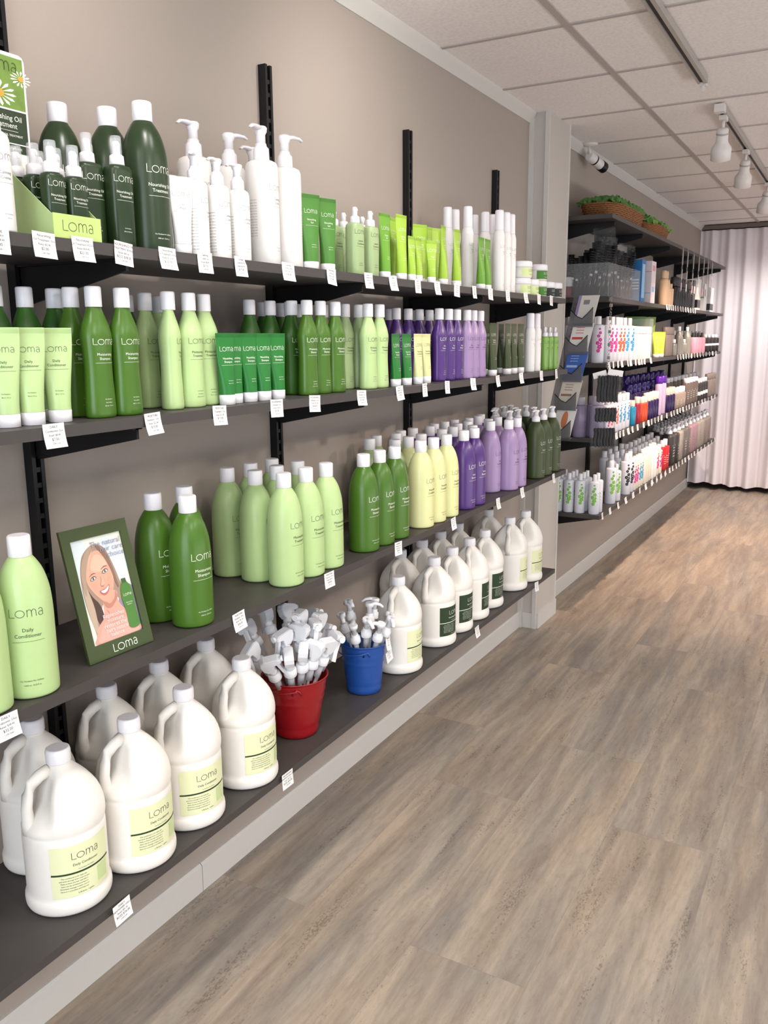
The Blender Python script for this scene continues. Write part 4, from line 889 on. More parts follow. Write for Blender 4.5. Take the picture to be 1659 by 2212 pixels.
# ------------------------------------------------------------------ products of the far shelves
def flower(mb, sf, u, v, R, m):
    for i in range(5):
        t = 2 * pi * i / 5 + u * 90; c_ = (u + R * .55 * cos(t), v + R * .55 * sin(t))
        mb.add([sf(c_[0] + R * .45 * cos(2 * pi * k / 8), c_[1] + R * .45 * sin(2 * pi * k / 8)) for k in range(8)], [tuple(range(8))], m)
def farbottle(m, r, h, cap=(.6, .16), capm=None, fl=None, p=2, b=1, script=None, name='salon_bottle', cat='bottle', shoulder=.06, band=None, pump=False):
    hb = h * (1 - cap[1]); P = [(r * .93, 0), (r, .003), (r, hb * (1 - shoulder)), (r * .9, hb * (1 - shoulder * .35)), (r * cap[0] * .8, hb)]
    if shoulder > .2: P = smoothprof([(r * .93, 0), (r, .004), (r, hb * .3), (r, hb * (1 - shoulder)), (r * .82, hb * (1 - shoulder * .5)), (r * cap[0] * .85, hb)], 3)
    mb = MB(); mb.lathe(P, m, 28, 1, b, p=p); sf = wrap(1, b, rad_of(P, hb * .4), .0006, p=p)
    if fl:
        for k, (u, v, R) in enumerate(((.1, .42, .42), (-.25, .52, .34), (.2, .60, .36), (-.1, .70, .30), (.15, .78, .28), (-.1, .32, .34), (.3, .50, .25), (.05, .88, .2))): flower(mb, sf, u * r - .2 * r, v * hb, R * r, fl)
    if script:
        for k in range(5):
            v = hb * (.66 - .09 * k); wv = r * (.5 if k else .7)
            mb.add([sf(-wv, v), sf(wv, v), sf(wv, v - hb * (.045 if k == 0 else .014)), sf(-wv, v - hb * (.045 if k == 0 else .014))], [(3, 2, 1, 0)], script)
    if band: mb.lathe([(r * 1.01, hb * band[1]), (r * 1.01, hb * band[2])], band[0], 28, 1, b, p=p, cap0=False, cap1=False)
    parts = [('body', mb.mesh('body'), [])]
    if pump: return Kind(name, cat, parts + pump_parts(hb, r * .42, h * .22, r * .9, capm))
    c = MB(); rc = r * cap[0]; c.lathe([(rc, hb), (rc * 1.03, hb + .001), (rc, h - .003), (rc * .85, h)], capm or WHT, 20, 1, b if p > 2 and cap[0] > .8 else 1)
    return Kind(name, cat, parts + [('cap', c.mesh('cap'), [])])
MAG = mat('magenta_print', '#c8288c', .5); ORA = mat('orange_print', '#e0532a', .5); TEA = mat('sky_blue_print', '#2f93c4', .5); GLF = mat('green_leaf_print', '#74b336', .5); BKF = mat('black_leaf_print', '#26242a', .5)
WB2 = mat('cool_white_bottle', '#d9dae2', .35); CRM = mat('cream_bottle', '#ddd6c6', .4); PNK = mat('pink_bottle', '#d79db0', .4); SIL = mat('silver_grey_bottle', '#8f8e85', .35, metal=.3)
TAU = mat('taupe_bottle', '#8d7f76', .4); GRY = mat('graphite_bottle', '#3a3737', .4); BG2 = mat('black_product_plastic', '#161517', .35); MVE = mat('mauve_pouch_plastic', '#a8868f', .4)
DPU = mat('deep_purple_can', '#27144a', .3); VIO = mat('violet_can', '#5a1f9c', .3); VCL = mat('translucent_violet_bottle', '#9d93b0', .3, alpha=.85); TL2 = mat('teal_bottle', '#2385a8', .3); RD2 = mat('wine_red_bottle', '#961f35', .3); OR2 = mat('orange_red_bottle', '#c6451f', .3)
PCH = mat('peach_bottle', '#dcb894', .4); REDB = mat('bright_red_bottle', '#c8202a', .4)
for nm, f_ in (('mag', MAG), ('ora', ORA), ('blu', TEA), ('grn', GLF), ('blk', BKF)):
    K['fw_' + nm] = farbottle(WB2, .031, .240, (.42, .17), fl=f_, script=INKG); K['fs_' + nm] = farbottle(WB2, .024, .205, (.6, .2), fl=f_, p=2.6, b=.75)
K['fw_plain'] = farbottle(WBD, .022, .195, (.95, .22), script=INKG)
K['f4_leaf'] = farbottle(WB2, .0285, .215, (.36, .16), fl=GLF, script=INKK)
K['f4_tall'] = farbottle(WB2, .031, .250, (.5, .16), fl=GLF, script=INKG); K['f4_black'] = farbottle(WB2, .032, .250, (.5, .18), fl=BKF, script=INKK)
K['f4_mag'] = farbottle(CRM, .026, .205, (.6, .18), fl=MAG); K['f4_blu'] = farbottle(CRM, .026, .205, (.6, .18), fl=TEA); K['f4_cream'] = farbottle(CRM, .029, .225, (.6, .18), script=INKG); K['f4_script'] = farbottle(WBD, .029, .235, (.6, .18), script=INKK)
K['f4_red'] = farbottle(REDB, .033, .215, (.5, .22), p=5, b=.8, script=INKW, shoulder=.03)
for nm, m_ in (('blk', GRY), ('bei', mat('beige_jerrycan', '#a39a90', .4)), ('gry', mat('grey_jerrycan', '#6e6965', .4)), ('mve', MVE), ('tau', TAU)):
    K['can_' + nm] = farbottle(m_, .060, .255, (.35, .10), p=5, b=.75, shoulder=.10, script=INKW if nm in ('blk', 'gry') else INKG, name='refill_canister', cat='canister', pump=True)
    K['canb_' + nm] = farbottle(m_, .038, .235, (.4, .12), p=2, pump=True, name='pump_bottle', shoulder=.12)
K['violet'] = farbottle(VCL, .036, .215, (.7, .2), capm=mat('violet_grey_cap', '#b5b0bd', .3), script=INKG)
K['teal'] = farbottle(TL2, .024, .150, (.7, .25), capm=CRM, script=INKW); K['wine'] = farbottle(RD2, .024, .165, (.7, .25), capm=CRM, script=INKW); K['orred'] = farbottle(OR2, .024, .155, (.7, .25), capm=CRM, script=INKW)
K['dpur'] = farbottle(DPU, .027, .170, (.9, .3), capm=CRM, script=INKW); K['lilcan'] = farbottle(mat('pale_lilac_can', '#c7b2cf', .35), .026, .262, (.98, .18), capm=VIO, script=mat('violet_print', '#5a1f7c', .5), name='spray_can', cat='spray can')
K['canDP'] = farbottle(DPU, .027, .275, (.98, .26), capm=mat('dark_violet_cap', '#2a1a66', .25), name='spray_can', cat='spray can'); K['canDP2'] = farbottle(DPU, .026, .235, (.98, .24), capm=mat('dark_violet_cap', '#2a1a66', .25), name='spray_can', cat='spray can')
K['beig'] = farbottle(mat('warm_beige_bottle', '#9b8a7e', .4), .034, .155, (.85, .28), p=4, b=.7, script=INKW); K['brown'] = farbottle(mat('brown_grey_bottle', '#6f625c', .4), .03, .205, (.8, .18), p=4, b=.7, script=INKW)
K['gryb'] = farbottle(GRY, .03, .18, (.6, .2), script=INKW, band=(PAP, .30, .5)); K['taub'] = farbottle(TAU, .032, .200, (.98, .25), capm=TAU, p=4, b=.8)
K['silv'] = farbottle(SIL, .033, .205, (.35, .16), shoulder=.38, script=INKK); K['silvs'] = farbottle(SIL, .022, .115, (.5, .22), shoulder=.2); K['pinkb'] = farbottle(PNK, .03, .165, (.35, .22), capm=GRY, shoulder=.12, script=INKW)
K['darkb'] = farbottle(mat('espresso_bottle', '#2c2322', .4), .034, .150, (.5, .18), script=PAP, band=(PAP, .45, .6)); K['peach'] = farbottle(PCH, .030, .225, (.6, .22), capm=PCH, shoulder=.12); K['peachs'] = farbottle(PCH, .024, .150, (.6, .2), capm=PCH)
K['blkcan'] = farbottle(BG2, .026, .205, (.9, .3), capm=GRY, name='spray_can', cat='spray can'); K['redjar'] = farbottle(mat('crimson_jar', '#8a1f30', .4), .030, .110, (1, .45), name='styling_jar', cat='jar', script=INKW)
K['limet'] = squeeze(mat('lime_tube_top', '#b9c94a', .4), INKW, ['Curl'], h=.165, r=.0245)
def place_row(kind, pxs, X, z, desc, where, py, rz=-.25):
    ok = [p for p in pxs if 4.5 < on_x(p[0] if isinstance(p, tuple) else p, X, py) < 8.42]
    row(kind, ok, X, z, desc, where, rz=rz, py=py)
ACR = mat('clear_acrylic', '#dfe3e6', .06, alpha=.10, var=0, spec=.6)
# lowest far shelf
zf = .5522
for i, X in enumerate((.06, .122, .184, .262)):
    for j in range(3 if i < 3 else 2): place('f4_leaf', X, 4.512 + .064 * j, zf, -1.1, 'green leaf print bottle', 'at column end, lowest far shelf', jit=.2)
place_row('f4_tall', [(1319, -.7)], .262, zf, 'taller green leaf print bottle', 'lowest far shelf front', 1050); place_row('f4_leaf', [(1331, -.5)], .268, zf, 'slim white bottle with leaf print', 'just right of the taller one', 1050)
place_row('f4_tall', [1318, 1330, 1340], .19, zf, 'tall white bottle', 'second row, lowest far shelf', 1030); place_row('f4_tall', [1305, 1316, 1328, 1340], .12, zf, 'tall white bottle', 'third row, lowest far shelf', 1020)
place_row('f4_black', [(1350, -.7), (1358, -.4)], .262, zf, 'white bottle with black leaf print', 'lowest far shelf front', 1030); place_row('f4_mag', [1366, 1371], .268, zf, 'cream bottle with magenta print', 'lowest far shelf front', 1020); place_row('f4_blu', [1377, 1382], .268, zf, 'cream bottle with blue print', 'lowest far shelf front', 1010)
place_row('f4_cream', [1388, 1393, 1398], .268, zf, 'plain cream bottle', 'lowest far shelf front', 1000); place_row('f4_script', [1404, 1409], .268, zf, 'white bottle with black lettering', 'lowest far shelf front', 1000); place_row('f4_mag', [1416, 1421], .268, zf, 'cream bottle with pink print', 'beside the bright red bottle', 1000)
place_row('f4_cream', list(range(1352, 1420, 8)), .19, zf, 'cream bottle', 'second row, lowest far shelf', 1000); place_row('f4_script', list(range(1350, 1412, 9)), .12, zf, 'white bottle', 'third row, lowest far shelf', 1000)
place_row('f4_red', [1429, 1435], .262, zf, 'bright red bottle with white cap', 'on the lowest far shelf', 990)
for kd, pxs, ds in (('can_blk', [1444, 1453], 'black refill canister'), ('can_bei', [1461], 'beige refill canister'), ('can_gry', [1469, 1477], 'dark grey refill canister'), ('can_mve', [1485, 1493], 'mauve refill canister'), ('can_bei', [1500, 1507], 'pale beige refill canister'), ('can_tau', [1514, 1521, 1528, 1535, 1541], 'taupe refill canister')):
    place_row(kd, pxs, .248, zf, ds, 'on the lowest far shelf', 960, rz=0)
for k, X in enumerate((.165, .105, .055)):
    place_row(('canb_gry', 'canb_blk', 'canb_gry')[k], list(range(1428 - 8 * k, 1538, 7)), X, zf, 'grey pump bottle', ('second', 'third', 'last')[k] + ' row, lowest far shelf', 950, rz=0)
# fourth far shelf
zf = .9652
for X, yy in ((.08, 4.52), (.165, 4.515), (.255, 4.52), (.12, 4.60), (.21, 4.605)): place('violet', X, yy, zf, -1, 'clear violet bottle', 'at column end, fourth far shelf')
for kd, px, ds in (('fs_mag', [1311], 'white bottle with pink flowers'), ('fs_ora', [1320, 1329], 'white bottle with orange flowers'), ('fs_blu', [1338, 1346, 1355], 'white bottle with blue flowers')): place_row(kd, px, .268, zf, ds, 'on the fourth far shelf', 870)
place_row('fs_mag', [1306, 1316, 1326, 1336, 1346], .21, zf, 'white bottle', 'second row of the fourth far shelf', 850)
for kd, px, ds in (('teal', [1367], 'short teal bottle'), ('wine', [1376], 'short wine red bottle'), ('orred', [1386, 1392], 'short orange red bottle'), ('dpur', [1398, 1404, 1410, 1416], 'pale capped purple bottle'), ('lilcan', [1423, 1431], 'tall lilac can with violet cap'), ('dpur', [1440, 1445, 1451], 'dark purple bottle'), ('beig', [1459, 1466, 1473], 'beige bottle with white cap'), ('brown', [1481, 1487, 1493, 1499], 'brown grey bottle'), ('gryb', [1505, 1510, 1516, 1521], 'white banded graphite bottle'), ('taub', [1527, 1533, 1538, 1543], 'taupe bottle')):
    place_row(kd, px, .264, zf, ds, ('right of the lilac cans, fourth far shelf' if kd == 'dpur' and px[0] > 1430 else 'on the fourth far shelf'), 850)
place_row('canDP2', list(range(1356, 1425, 10)), .195, zf, 'dark purple spray can', 'middle row, fourth far shelf', 830); place_row('canDP', list(range(1350, 1430, 11)), .115, zf, 'tall dark purple spray can', 'back row, fourth far shelf', 820)
place_row('brown', list(range(1440, 1540, 8)), .12, zf, 'brown grey bottle', 'back row, fourth far shelf', 820)
# third far shelf
zf = 1.3572
for X, yy in ((.09, 4.525), (.165, 4.52), (.245, 4.52), (.125, 4.60), (.205, 4.605)): place('fw_mag', X, yy, zf, -.9, 'magenta flower bottle', 'at column end, third far shelf')
for kd, px, ds in (('fw_mag', [1313, 1322], 'magenta flower bottle'), ('fw_ora', [1331, 1340], 'orange flower bottle'), ('fw_blu', [1349, 1358], 'blue flower bottle')): place_row(kd, px, .264, zf, ds, 'in the front row, third far shelf', 720)
place_row('fw_plain', [1366, 1371, 1376, 1381, 1386, 1391, 1396, 1400], .272, zf, 'slim plain white bottle', 'on the third far shelf', 720)
place_row('limet', [(1428, -.6), (1419, -.6)], .262, zf, 'lime and white tube', 'on the third far shelf', 720)
for kd, px, ds in (('silv', [1466, 1485], 'silver grey bottle'), ('silvs', [1456, 1474, 1479], 'small silver bottle'), ('pinkb', [1498, 1504, 1510, 1516], 'pink bottle'), ('darkb', [1524, 1531, 1539, 1546], 'espresso brown bottle')): place_row(kd, px, .264 if kd != 'silvs' else .275, zf, ds, 'on the third far shelf', 720)
place_row('taub', [1438, 1444, 1450], .25, zf, 'grey bottle', 'right of the lime tubes, third far shelf', 720)
place_row('gryb', list(range(1455, 1545, 8)), .14, zf, 'graphite bottle', 'back row of the third far shelf', 720); place_row('fw_plain', list(range(1312, 1362, 9)), .19, zf, 'plain white bottle', 'second row of the third far shelf', 720)
# second far shelf
zf = 1.6922
place('redjar', .055, 4.56, zf, -1.2, 'crimson jar with white lid', 'beside the column on the second far shelf'); place_row('peach', [1432, 1437], .262, zf, 'peach bottle', 'on the second far shelf', 620); place_row('peachs', [1443, 1447], .268, zf, 'short peach bottle', 'on the second far shelf', 620)
place_row('blkcan', [1455, 1460, 1465, 1470, 1475, 1480, 1485, 1490], .262, zf, 'black spray can', 'on the second far shelf', 620); place_row('blkcan', [1448, 1455, 1462, 1469, 1476, 1483], .16, zf, 'black spray can', 'back row of the second far shelf', 620)
def carton(X0, X1, y, wy, z, h, m, m2, label, marks=0):
    r = empty('carton', ((X0 + X1) / 2, y, z)); tag(r, label, 'box', 'cartons on the far shelves'); d = (X1 - X0) / 2
    mb = MB(); mb.box(-d, d, -wy / 2, wy / 2, 0, h, m); link('carton_body', mb.mesh('carton_body'), r)
    pb = MB()
    if marks == 1: # pale panel with lines on the left face
        pb.box(-d * .9, -d * .1, -wy / 2 - .0008, -wy / 2 - .0002, h * .05, h * .96, m2)
        for k in range(4): pb.box(d * .12, d * .8, -wy / 2 - .0008, -wy / 2 - .0002, h * (.30 + .07 * k), h * (.33 + .07 * k), PAP)
        pb.box(d + .0002, d + .0008, -wy * .35, wy * .35, h * .1, h * .9, m2)
    elif marks == 2:
        pb.box(-d * 1.0, d, -wy / 2 - .0008, -wy / 2 - .0002, h * .48, h * .52, m2); pb.box(-d * .3, d * .3, -wy / 2 - .0010, -wy / 2 - .0003, h * .60, h * .78, m2); pb.box(d + .0002, d + .0008, -wy * .3, wy * .3, h * .55, h * .8, m2)
    else:
        pb.box(-d, d, -wy / 2 - .0008, -wy / 2 - .0002, h * .08, h * .34, m2); pb.box(d + .0002, d + .0008, -wy / 2, wy / 2, h * .08, h * .34, m2)
        for k in range(3): pb.box(-d * .6 + k * d * .5, -d * .5 + k * d * .5, -wy / 2 - .0010, -wy / 2 - .0003, h * .5, h * .8, m2)
    link('printed_panel', pb.mesh('printed_panel'), r)
BL2 = mat('blue_carton', '#1c6aa6', .5); PK2 = mat('white_pink_carton', '#ded3d6', .5); LB3 = mat('pale_blue_print', '#8fb8d6', .5)
carton(.145, .290, on_x(1387, .285, 620), .10, zf, .240, BL2, LB3, 'tall blue carton with white letters on the second far shelf', 1)
yp = on_x(1409, .285, 620)
carton(.150, .290, yp, .12, zf, .125, PK2, LB3, 'lower pink and white carton beside the tall blue carton', 2); carton(.150, .290, yp, .12, zf + .1255, .125, PK2, mat('pale_pink_print', '#d8929c', .5), 'upper pink and white carton stacked beside the blue carton', 2)
carton(.150, .290, on_x(1499, .285, 620), .09, zf, .215, BG2, PAP, 'black carton on the second far shelf', 2); carton(.150, .290, on_x(1510, .285, 620), .13, zf, .235, PAP, BG2, 'white carton with black band on the second far shelf', 3)
carton(.150, .290, on_x(1524, .285, 620), .14, zf, .215, PAP, SIL, 'plain white carton on the second far shelf', 2); carton(.150, .290, on_x(1538, .285, 620), .16, zf, .200, PAP, GRY, 'white carton with dark marks, rightmost on second far shelf', 3)
# green pouches and a clear box on the third far shelf
def pouch(x, y, z, w_, h_, m, label, grp, rz=0):
    mb = MB(); n = 10; vs = []
    for s in (1, -1):
        for j in range(n + 1):
            for i in range(n + 1):
                u, v = i / n, j / n; d = .028 * (sin(pi * u) * sin(pi * min(1, v * 1.15 + .02) ) ) ** .5 * (1 - .6 * v); vs.append((s * (d + .0004), (u - .5) * w_ * (1 - .04 * sin(pi * v)), v * h_))
    k = (n + 1) ** 2; fs = []
    for s in (0, 1):
        for j in range(n):
            for i in range(n): a = s * k + j * (n + 1) + i; fs.append((a, a + 1, a + n + 2, a + n + 1) if not s else (a, a + n + 1, a + n + 2, a + 1))
    mb.add(vs, fs, m, True); o = link('refill_pouch', mb.mesh('refill_pouch')); o.location = (x, y, z); o.rotation_euler = (0, 0, rz); tag(o, label, 'pouch', grp)
GP = mat('green_pouch_film', '#5f7f3c', .3, var=.3, bscale=15)
pouch(.15, on_x(1372, .15, 700), 1.3572, .14, .262, GP, 'darker green pouch under the second far shelf board', 'green pouches', -.9); pouch(.17, on_x(1392, .17, 700), 1.3572, .16, .262, mat('light_green_pouch_film', '#7f9a46', .3, var=.3, bscale=12), 'lighter green pouch with yellow patch on the third far shelf', 'green pouches', -.9)
mb = MB(); yb_ = on_x(1404, .29, 700)
for b_ in ((.16, .29, yb_, yb_ + .003), (.16, .29, yb_ + .10, yb_ + .103), (.287, .29, yb_ + .003, yb_ + .10), (.16, .163, yb_ + .003, yb_ + .10)): mb.box(*b_, 1.3573, 1.60, ACR)
o = link('acrylic_box', mb.mesh('acrylic_box')); tag(o, 'tall clear acrylic box beside the lime tubes', 'box')

# baskets on the topmost far shelf
WK = mat('woven_willow', '#8a5a33', .7, var=.35, bscale=90, bump=.5); GT = mat('green_tissue', '#4f7a3a', .7, var=.25, bscale=30); GT2 = mat('light_green_tissue', '#6b9a48', .7, var=.25, bscale=30)
def basket(x, y, L, W_, h, label, m2):
    r = empty('wicker_basket', (x, y, 2.0982)); tag(r, label, 'basket', 'wicker baskets on the topmost far shelf'); mb = MB(); N = 64
    for k in range(9):
        z = .004 + h * k / 9; g = .86 + .14 * k / 8; pts = []
        for i in range(N + 1):
            t = 2 * pi * i / N; wv = 1 + .03 * (1 if (i + k) % 2 else -1); q_ = (abs(cos(t)) ** 4 + abs(sin(t)) ** 4) ** -.25
            pts.append((W_ / 2 * cos(t) * q_ * g * wv, L / 2 * sin(t) * q_ * g * (1 + .012 * (1 if (i + k) % 2 else -1)), z + .003))
        mb.tube(pts, h / 9 * .62, WK, 6)
    for i in range(32):
        t = 2 * pi * (i + .5) / 32; q_ = (abs(cos(t)) ** 4 + abs(sin(t)) ** 4) ** -.25; mb.tube([(W_ / 2 * cos(t) * q_ * .86, L / 2 * sin(t) * q_ * .86, .002), (W_ / 2 * cos(t) * q_, L / 2 * sin(t) * q_, h)], .003, WK, 5)
    mb.box(-W_ * .42, W_ * .42, -L * .42, L * .42, .0005, .006, WK); link('weave', mb.mesh('weave'), r)
    tm = MB(); vs = []; n1, n2 = 40, 16
    for i in range(n1 + 1):
        for j in range(n2 + 1):
            u, v = i / n1 * 2 - 1, j / n2 * 2 - 1; e = max(abs(u) ** 4, abs(v) ** 4)
            vs.append((v * W_ * .50 + random.uniform(-.006, .006), u * L * .50 + random.uniform(-.008, .008), h * (.95 + .55 * (1 - e)) + random.uniform(-.5, 1) * .022))
    tm.add(vs, [(i * (n2 + 1) + j, i * (n2 + 1) + j + 1, (i + 1) * (n2 + 1) + j + 1, (i + 1) * (n2 + 1) + j) for i in range(n1) for j in range(n2)], m2); link('tissue', tm.mesh('tissue'), r)
basket(.165, 5.03, .72, .22, .085, 'larger wicker basket lined with dark green tissue, nearer the column', GT); basket(.175, 5.80, .62, .20, .075, 'smaller wicker basket with lighter green tissue, farther along the shelf', GT2)
# cellophane bags of dark brushes in a clear bin
CEL = mat('cellophane', '#a8aeb2', .04, alpha=.045, var=0, spec=.6, bump=1.0, bscale=45); BRS = mat('brush_black', '#0d0d0f', .38, var=.3, bscale=80, spec=.35); SLV = mat('silver_glint_foil', '#b9b9b4', .15, metal=1)
def bag(x, y, z, w_, h_, rz, tilt, label, light=False):
    r = empty('cellophane_bag', (x, y, z)); r.rotation_euler = (tilt, 0, rz); tag(r, label, 'bag', 'cellophane bags in the clear bin'); n = 12; mb = MB(); vs = []
    for s in (1, -1):
        for j in range(n + 1):
            for i in range(n + 1):
                u, v = i / n, j / n; d = .030 * max(0, sin(pi * u)) ** .5 * (1 - .55 * v) + random.uniform(-.006, .006) * (1 if 0 < u < 1 else .1)
                vs.append((s * abs(d) + .0003 * s, (u - .5) * w_ * (1 + .1 * v) + random.uniform(-.004, .004), v * h_ + random.uniform(-.004, .004) + .004))
    k = (n + 1) ** 2; fs = [(s * k + j * (n + 1) + i, s * k + j * (n + 1) + i + 1, s * k + (j + 1) * (n + 1) + i + 1, s * k + (j + 1) * (n + 1) + i) for s in (0, 1) for j in range(n) for i in range(n)]
    mb.add(vs, fs, CEL); link('film', mb.mesh('film'), r)
    b = MB()
    for k in range(5 if not light else 2):
        yy = (k - 2) * w_ * .19; hh = h_ * random.uniform(.72, .92); m_ = BRS if not light else SIL
        b.tube([(0, yy, .01), (random.uniform(-.006, .006), yy * 1.05, hh * .5), (random.uniform(-.008, .008), yy * 1.15, hh)], [.011, .009, .017], m_, 8)
        for q_ in range(9): b.box(-.017, .017, yy * 1.12 - .013, yy * 1.12 + .013, hh * (.52 + .05 * q_), hh * (.535 + .05 * q_), m_)
        b.tube([(.011, yy, hh * .2), (.012, yy + .004, hh * .34)], .002, SLV, 5); b.box(.008, .012, yy - .006, yy + .008, hh * .42, hh * .47, SLV)
    link('brushes', b.mesh('brushes'), r)
zb = 1.697; bx = [(.215, 4.55, .13, .300, -.9, -.12), (.245, 4.66, .13, .350, -.7, .10), (.12, 4.58, .12, .270, -1.0, 0), (.235, 4.82, .13, .285, -.6, .05), (.13, 4.74, .12, .300, -.8, -.1), (.240, 4.98, .12, .290, -.7, -.05), (.14, 4.92, .12, .280, -.9, .1), (.235, 5.08, .12, .300, -.6, .12)]
places_ = ['leftmost at front of the bin', 'tallest, rising above the bin', 'leftmost at back of the bin', 'third at front of the bin', 'second at back of the bin', 'fourth at front of the bin', 'rightmost at back of the bin', 'rightmost at front of the bin']
for (x, y, w_, h_, rz, tl), t_ in zip(bx, places_): bag(x, y, zb, w_, h_, rz, tl, 'cellophane bag of black brushes, ' + t_)
bag(.262, 5.06, zb + .002, .09, .17, -.5, .5, 'small cellophane bag with a pale bottle leaning at bin right', True)
mb = MB(); B0, B1, C0, C1 = .05, .298, 4.475, 5.17; th = .003; hb_ = .17
mb.box(B0, B1, C0, C1, 1.6924, 1.6950, ACR)
for b_ in ((B0, B1, C0, C0 + th), (B0, B1, C1 - th, C1), (B1 - th, B1, C0 + th, C1 - th), (B0, B0 + th, C0 + th, C1 - th)): mb.box(*b_, 1.6952, 1.692 + hb_, ACR)
o = link('acrylic_bin', mb.mesh('acrylic_bin')); tag(o, 'clear acrylic bin holding cellophane bags of black brushes by the column', 'bin')
# hanging strips at the front edge of the topmost far shelf
for i, px in enumerate((1474, 1485, 1498, 1510, 1521, 1530, 1539)):
    y = on_x(px, .308, 560); r = empty('hanging_strip', (.309, y, 2.096)); tag(r, 'clear hanging strip with silver cards on topmost far shelf, ' + ('leftmost' if i == 0 else 'rightmost' if i == 6 else ORD[i] + ' from left of seven'), 'hanging strip', 'hanging strips on topmost far shelf')
    m_ = MB(); m_.box(0, .0012, -.022, .022, -.30, .0, ACR); link('strip', m_.mesh('strip'), r); m_ = MB(); m_.box(.0016, .0030, -.018, .018, -.12, -.02, SIL); m_.box(.0016, .0030, -.018, .018, -.29, -.24, PAP if i % 2 else PNK); m_.box(.0016, .003, -.010, .012, -.22, -.15, SLV); link('cards', m_.mesh('cards'), r)
# chain with packs of black combs hanging at the left end of the far shelves
ch = empty('clip_strip', (.33, 4.42, 1.69)); tag(ch, 'metal chain strip with clips hanging before the far shelves by the column', 'chain'); m_ = MB()
m_.tube([(-.03, .05, -.012), (-.005, .02, .004), (0, 0, 0)], .0025, SIL, 6); z = 0; k = 0
while z > -.36: m_.tube([(.004 * cos(t), .004 * sin(t) if k % 2 else 0, z - .009 + .011 * sin(t)) for t in [2 * pi * i / 8 for i in range(9)]], .0012, SLV, 5); z -= .019; k += 1
for q_ in range(5): m_.box(-.006, .006, -.008, .008, -.05 - .065 * q_, -.035 - .065 * q_, SIL)
link('chain', m_.mesh('chain'), ch)
def comb_pack(z, dy, h_, label, rz, head_=False):
    r = empty('comb_pack', (.335, 4.42 + dy, z)); r.rotation_euler = (0, 0, rz); tag(r, label, 'comb pack', 'comb packs on the chain')
    m_ = MB()
    for k in range(7):
        m_.prism([(-.056 + .016 * k, 0), (-.047 + .016 * k, .004), (-.043 + .016 * k, -h_ * .3), (-.047 + .016 * k, -h_ * .6), (-.044 + .016 * k, -h_), (-.055 + .016 * k, -h_ + .006), (-.058 + .016 * k, -h_ * .6), (-.053 + .016 * k, -h_ * .3)], 'x', -.012 - .004 * (k % 2), .009 + .004 * (k % 2), BRS)
    link('combs', m_.mesh('combs'), r); m_ = MB(); n = 8; vs = []
    for s in (1, -1):
        for j in range(n + 1):
            for i in range(n + 1): vs.append((s * (.018 + random.uniform(-.004, .005)) * max(.1, sin(pi * i / n)) ** .3, (i / n - .5) * .150 + random.uniform(-.004, .004), .012 - j / n * (h_ + .02)))
    kk = (n + 1) ** 2; m_.add(vs, [(s * kk + j * (n + 1) + i, s * kk + j * (n + 1) + i + 1, s * kk + (j + 1) * (n + 1) + i + 1, s * kk + (j + 1) * (n + 1) + i) for s in (0, 1) for j in range(n) for i in range(n)], CEL); link('film', m_.mesh('film'), r)
    if not head_: return
    m_ = MB(); m_.box(-.008, -.004, -.078, -.006, .004, .034, PAP, Matrix.Rotation(.25, 4, 'X')); m_.box(.004, .008, -.010, .070, .006, .036, PAP, Matrix.Rotation(-.15, 4, 'X')); link('header_cards', m_.mesh('header_cards'), r)
comb_pack(1.295, .0, .135, 'upper black comb pack with white header cards on the chain', -.95, True); comb_pack(1.130, -.015, .070, 'middle black comb pack on the chain', -.95); comb_pack(1.028, -.03, .095, 'lowest black comb pack on the chain', -.95)
# brochure rack between the near shelves and the column
SMK = mat('smoky_acrylic', '#6f6f72', .12, alpha=.55, var=.02)
rk = empty('brochure_rack', (.30, 4.03, 1.40)); tag(rk, 'smoky clear brochure rack with five pockets hanging before the column', 'brochure rack')
def rkp(z): return -.125 * (1.76 - z) / .76 + .005
m_ = MB(); zt_, zb_ = 1.72, 1.0
m_.add([(rkp(zt_) - .04, .02, zt_ - 1.4), (rkp(zt_) + .08, .0, zt_ - 1.4), (rkp(zb_) + .08, .0, zb_ - 1.4), (rkp(zb_) - .06, .02, zb_ - 1.4), (rkp(zt_) - .04, .024, zt_ - 1.4), (rkp(zt_) + .08, .004, zt_ - 1.4), (rkp(zb_) + .08, .004, zb_ - 1.4), (rkp(zb_) - .06, .024, zb_ - 1.4)], [(3, 2, 1, 0), (4, 5, 6, 7), (0, 1, 5, 4), (1, 2, 6, 5), (2, 3, 7, 6), (3, 0, 4, 7)], SMK); link('back_panel', m_.mesh('back_panel'), rk)
cards = [(1.66, '#c9c4bd', '#8d7aa0', 'grey and violet brochure in the top rack pocket'), (1.535, '#d8d5cf', '#c23b3b', 'white brochure with red stripe in the second rack pocket'), (1.405, '#3a5da8', '#9fb4dc', 'blue brochure in the middle rack pocket'), (1.27, '#c8bfb2', '#8a6a55', 'brown and white brochure in the fourth rack pocket'), (1.135, '#e0dcd8', '#c47a52', 'white brochure with orange oval in the lowest rack pocket')]
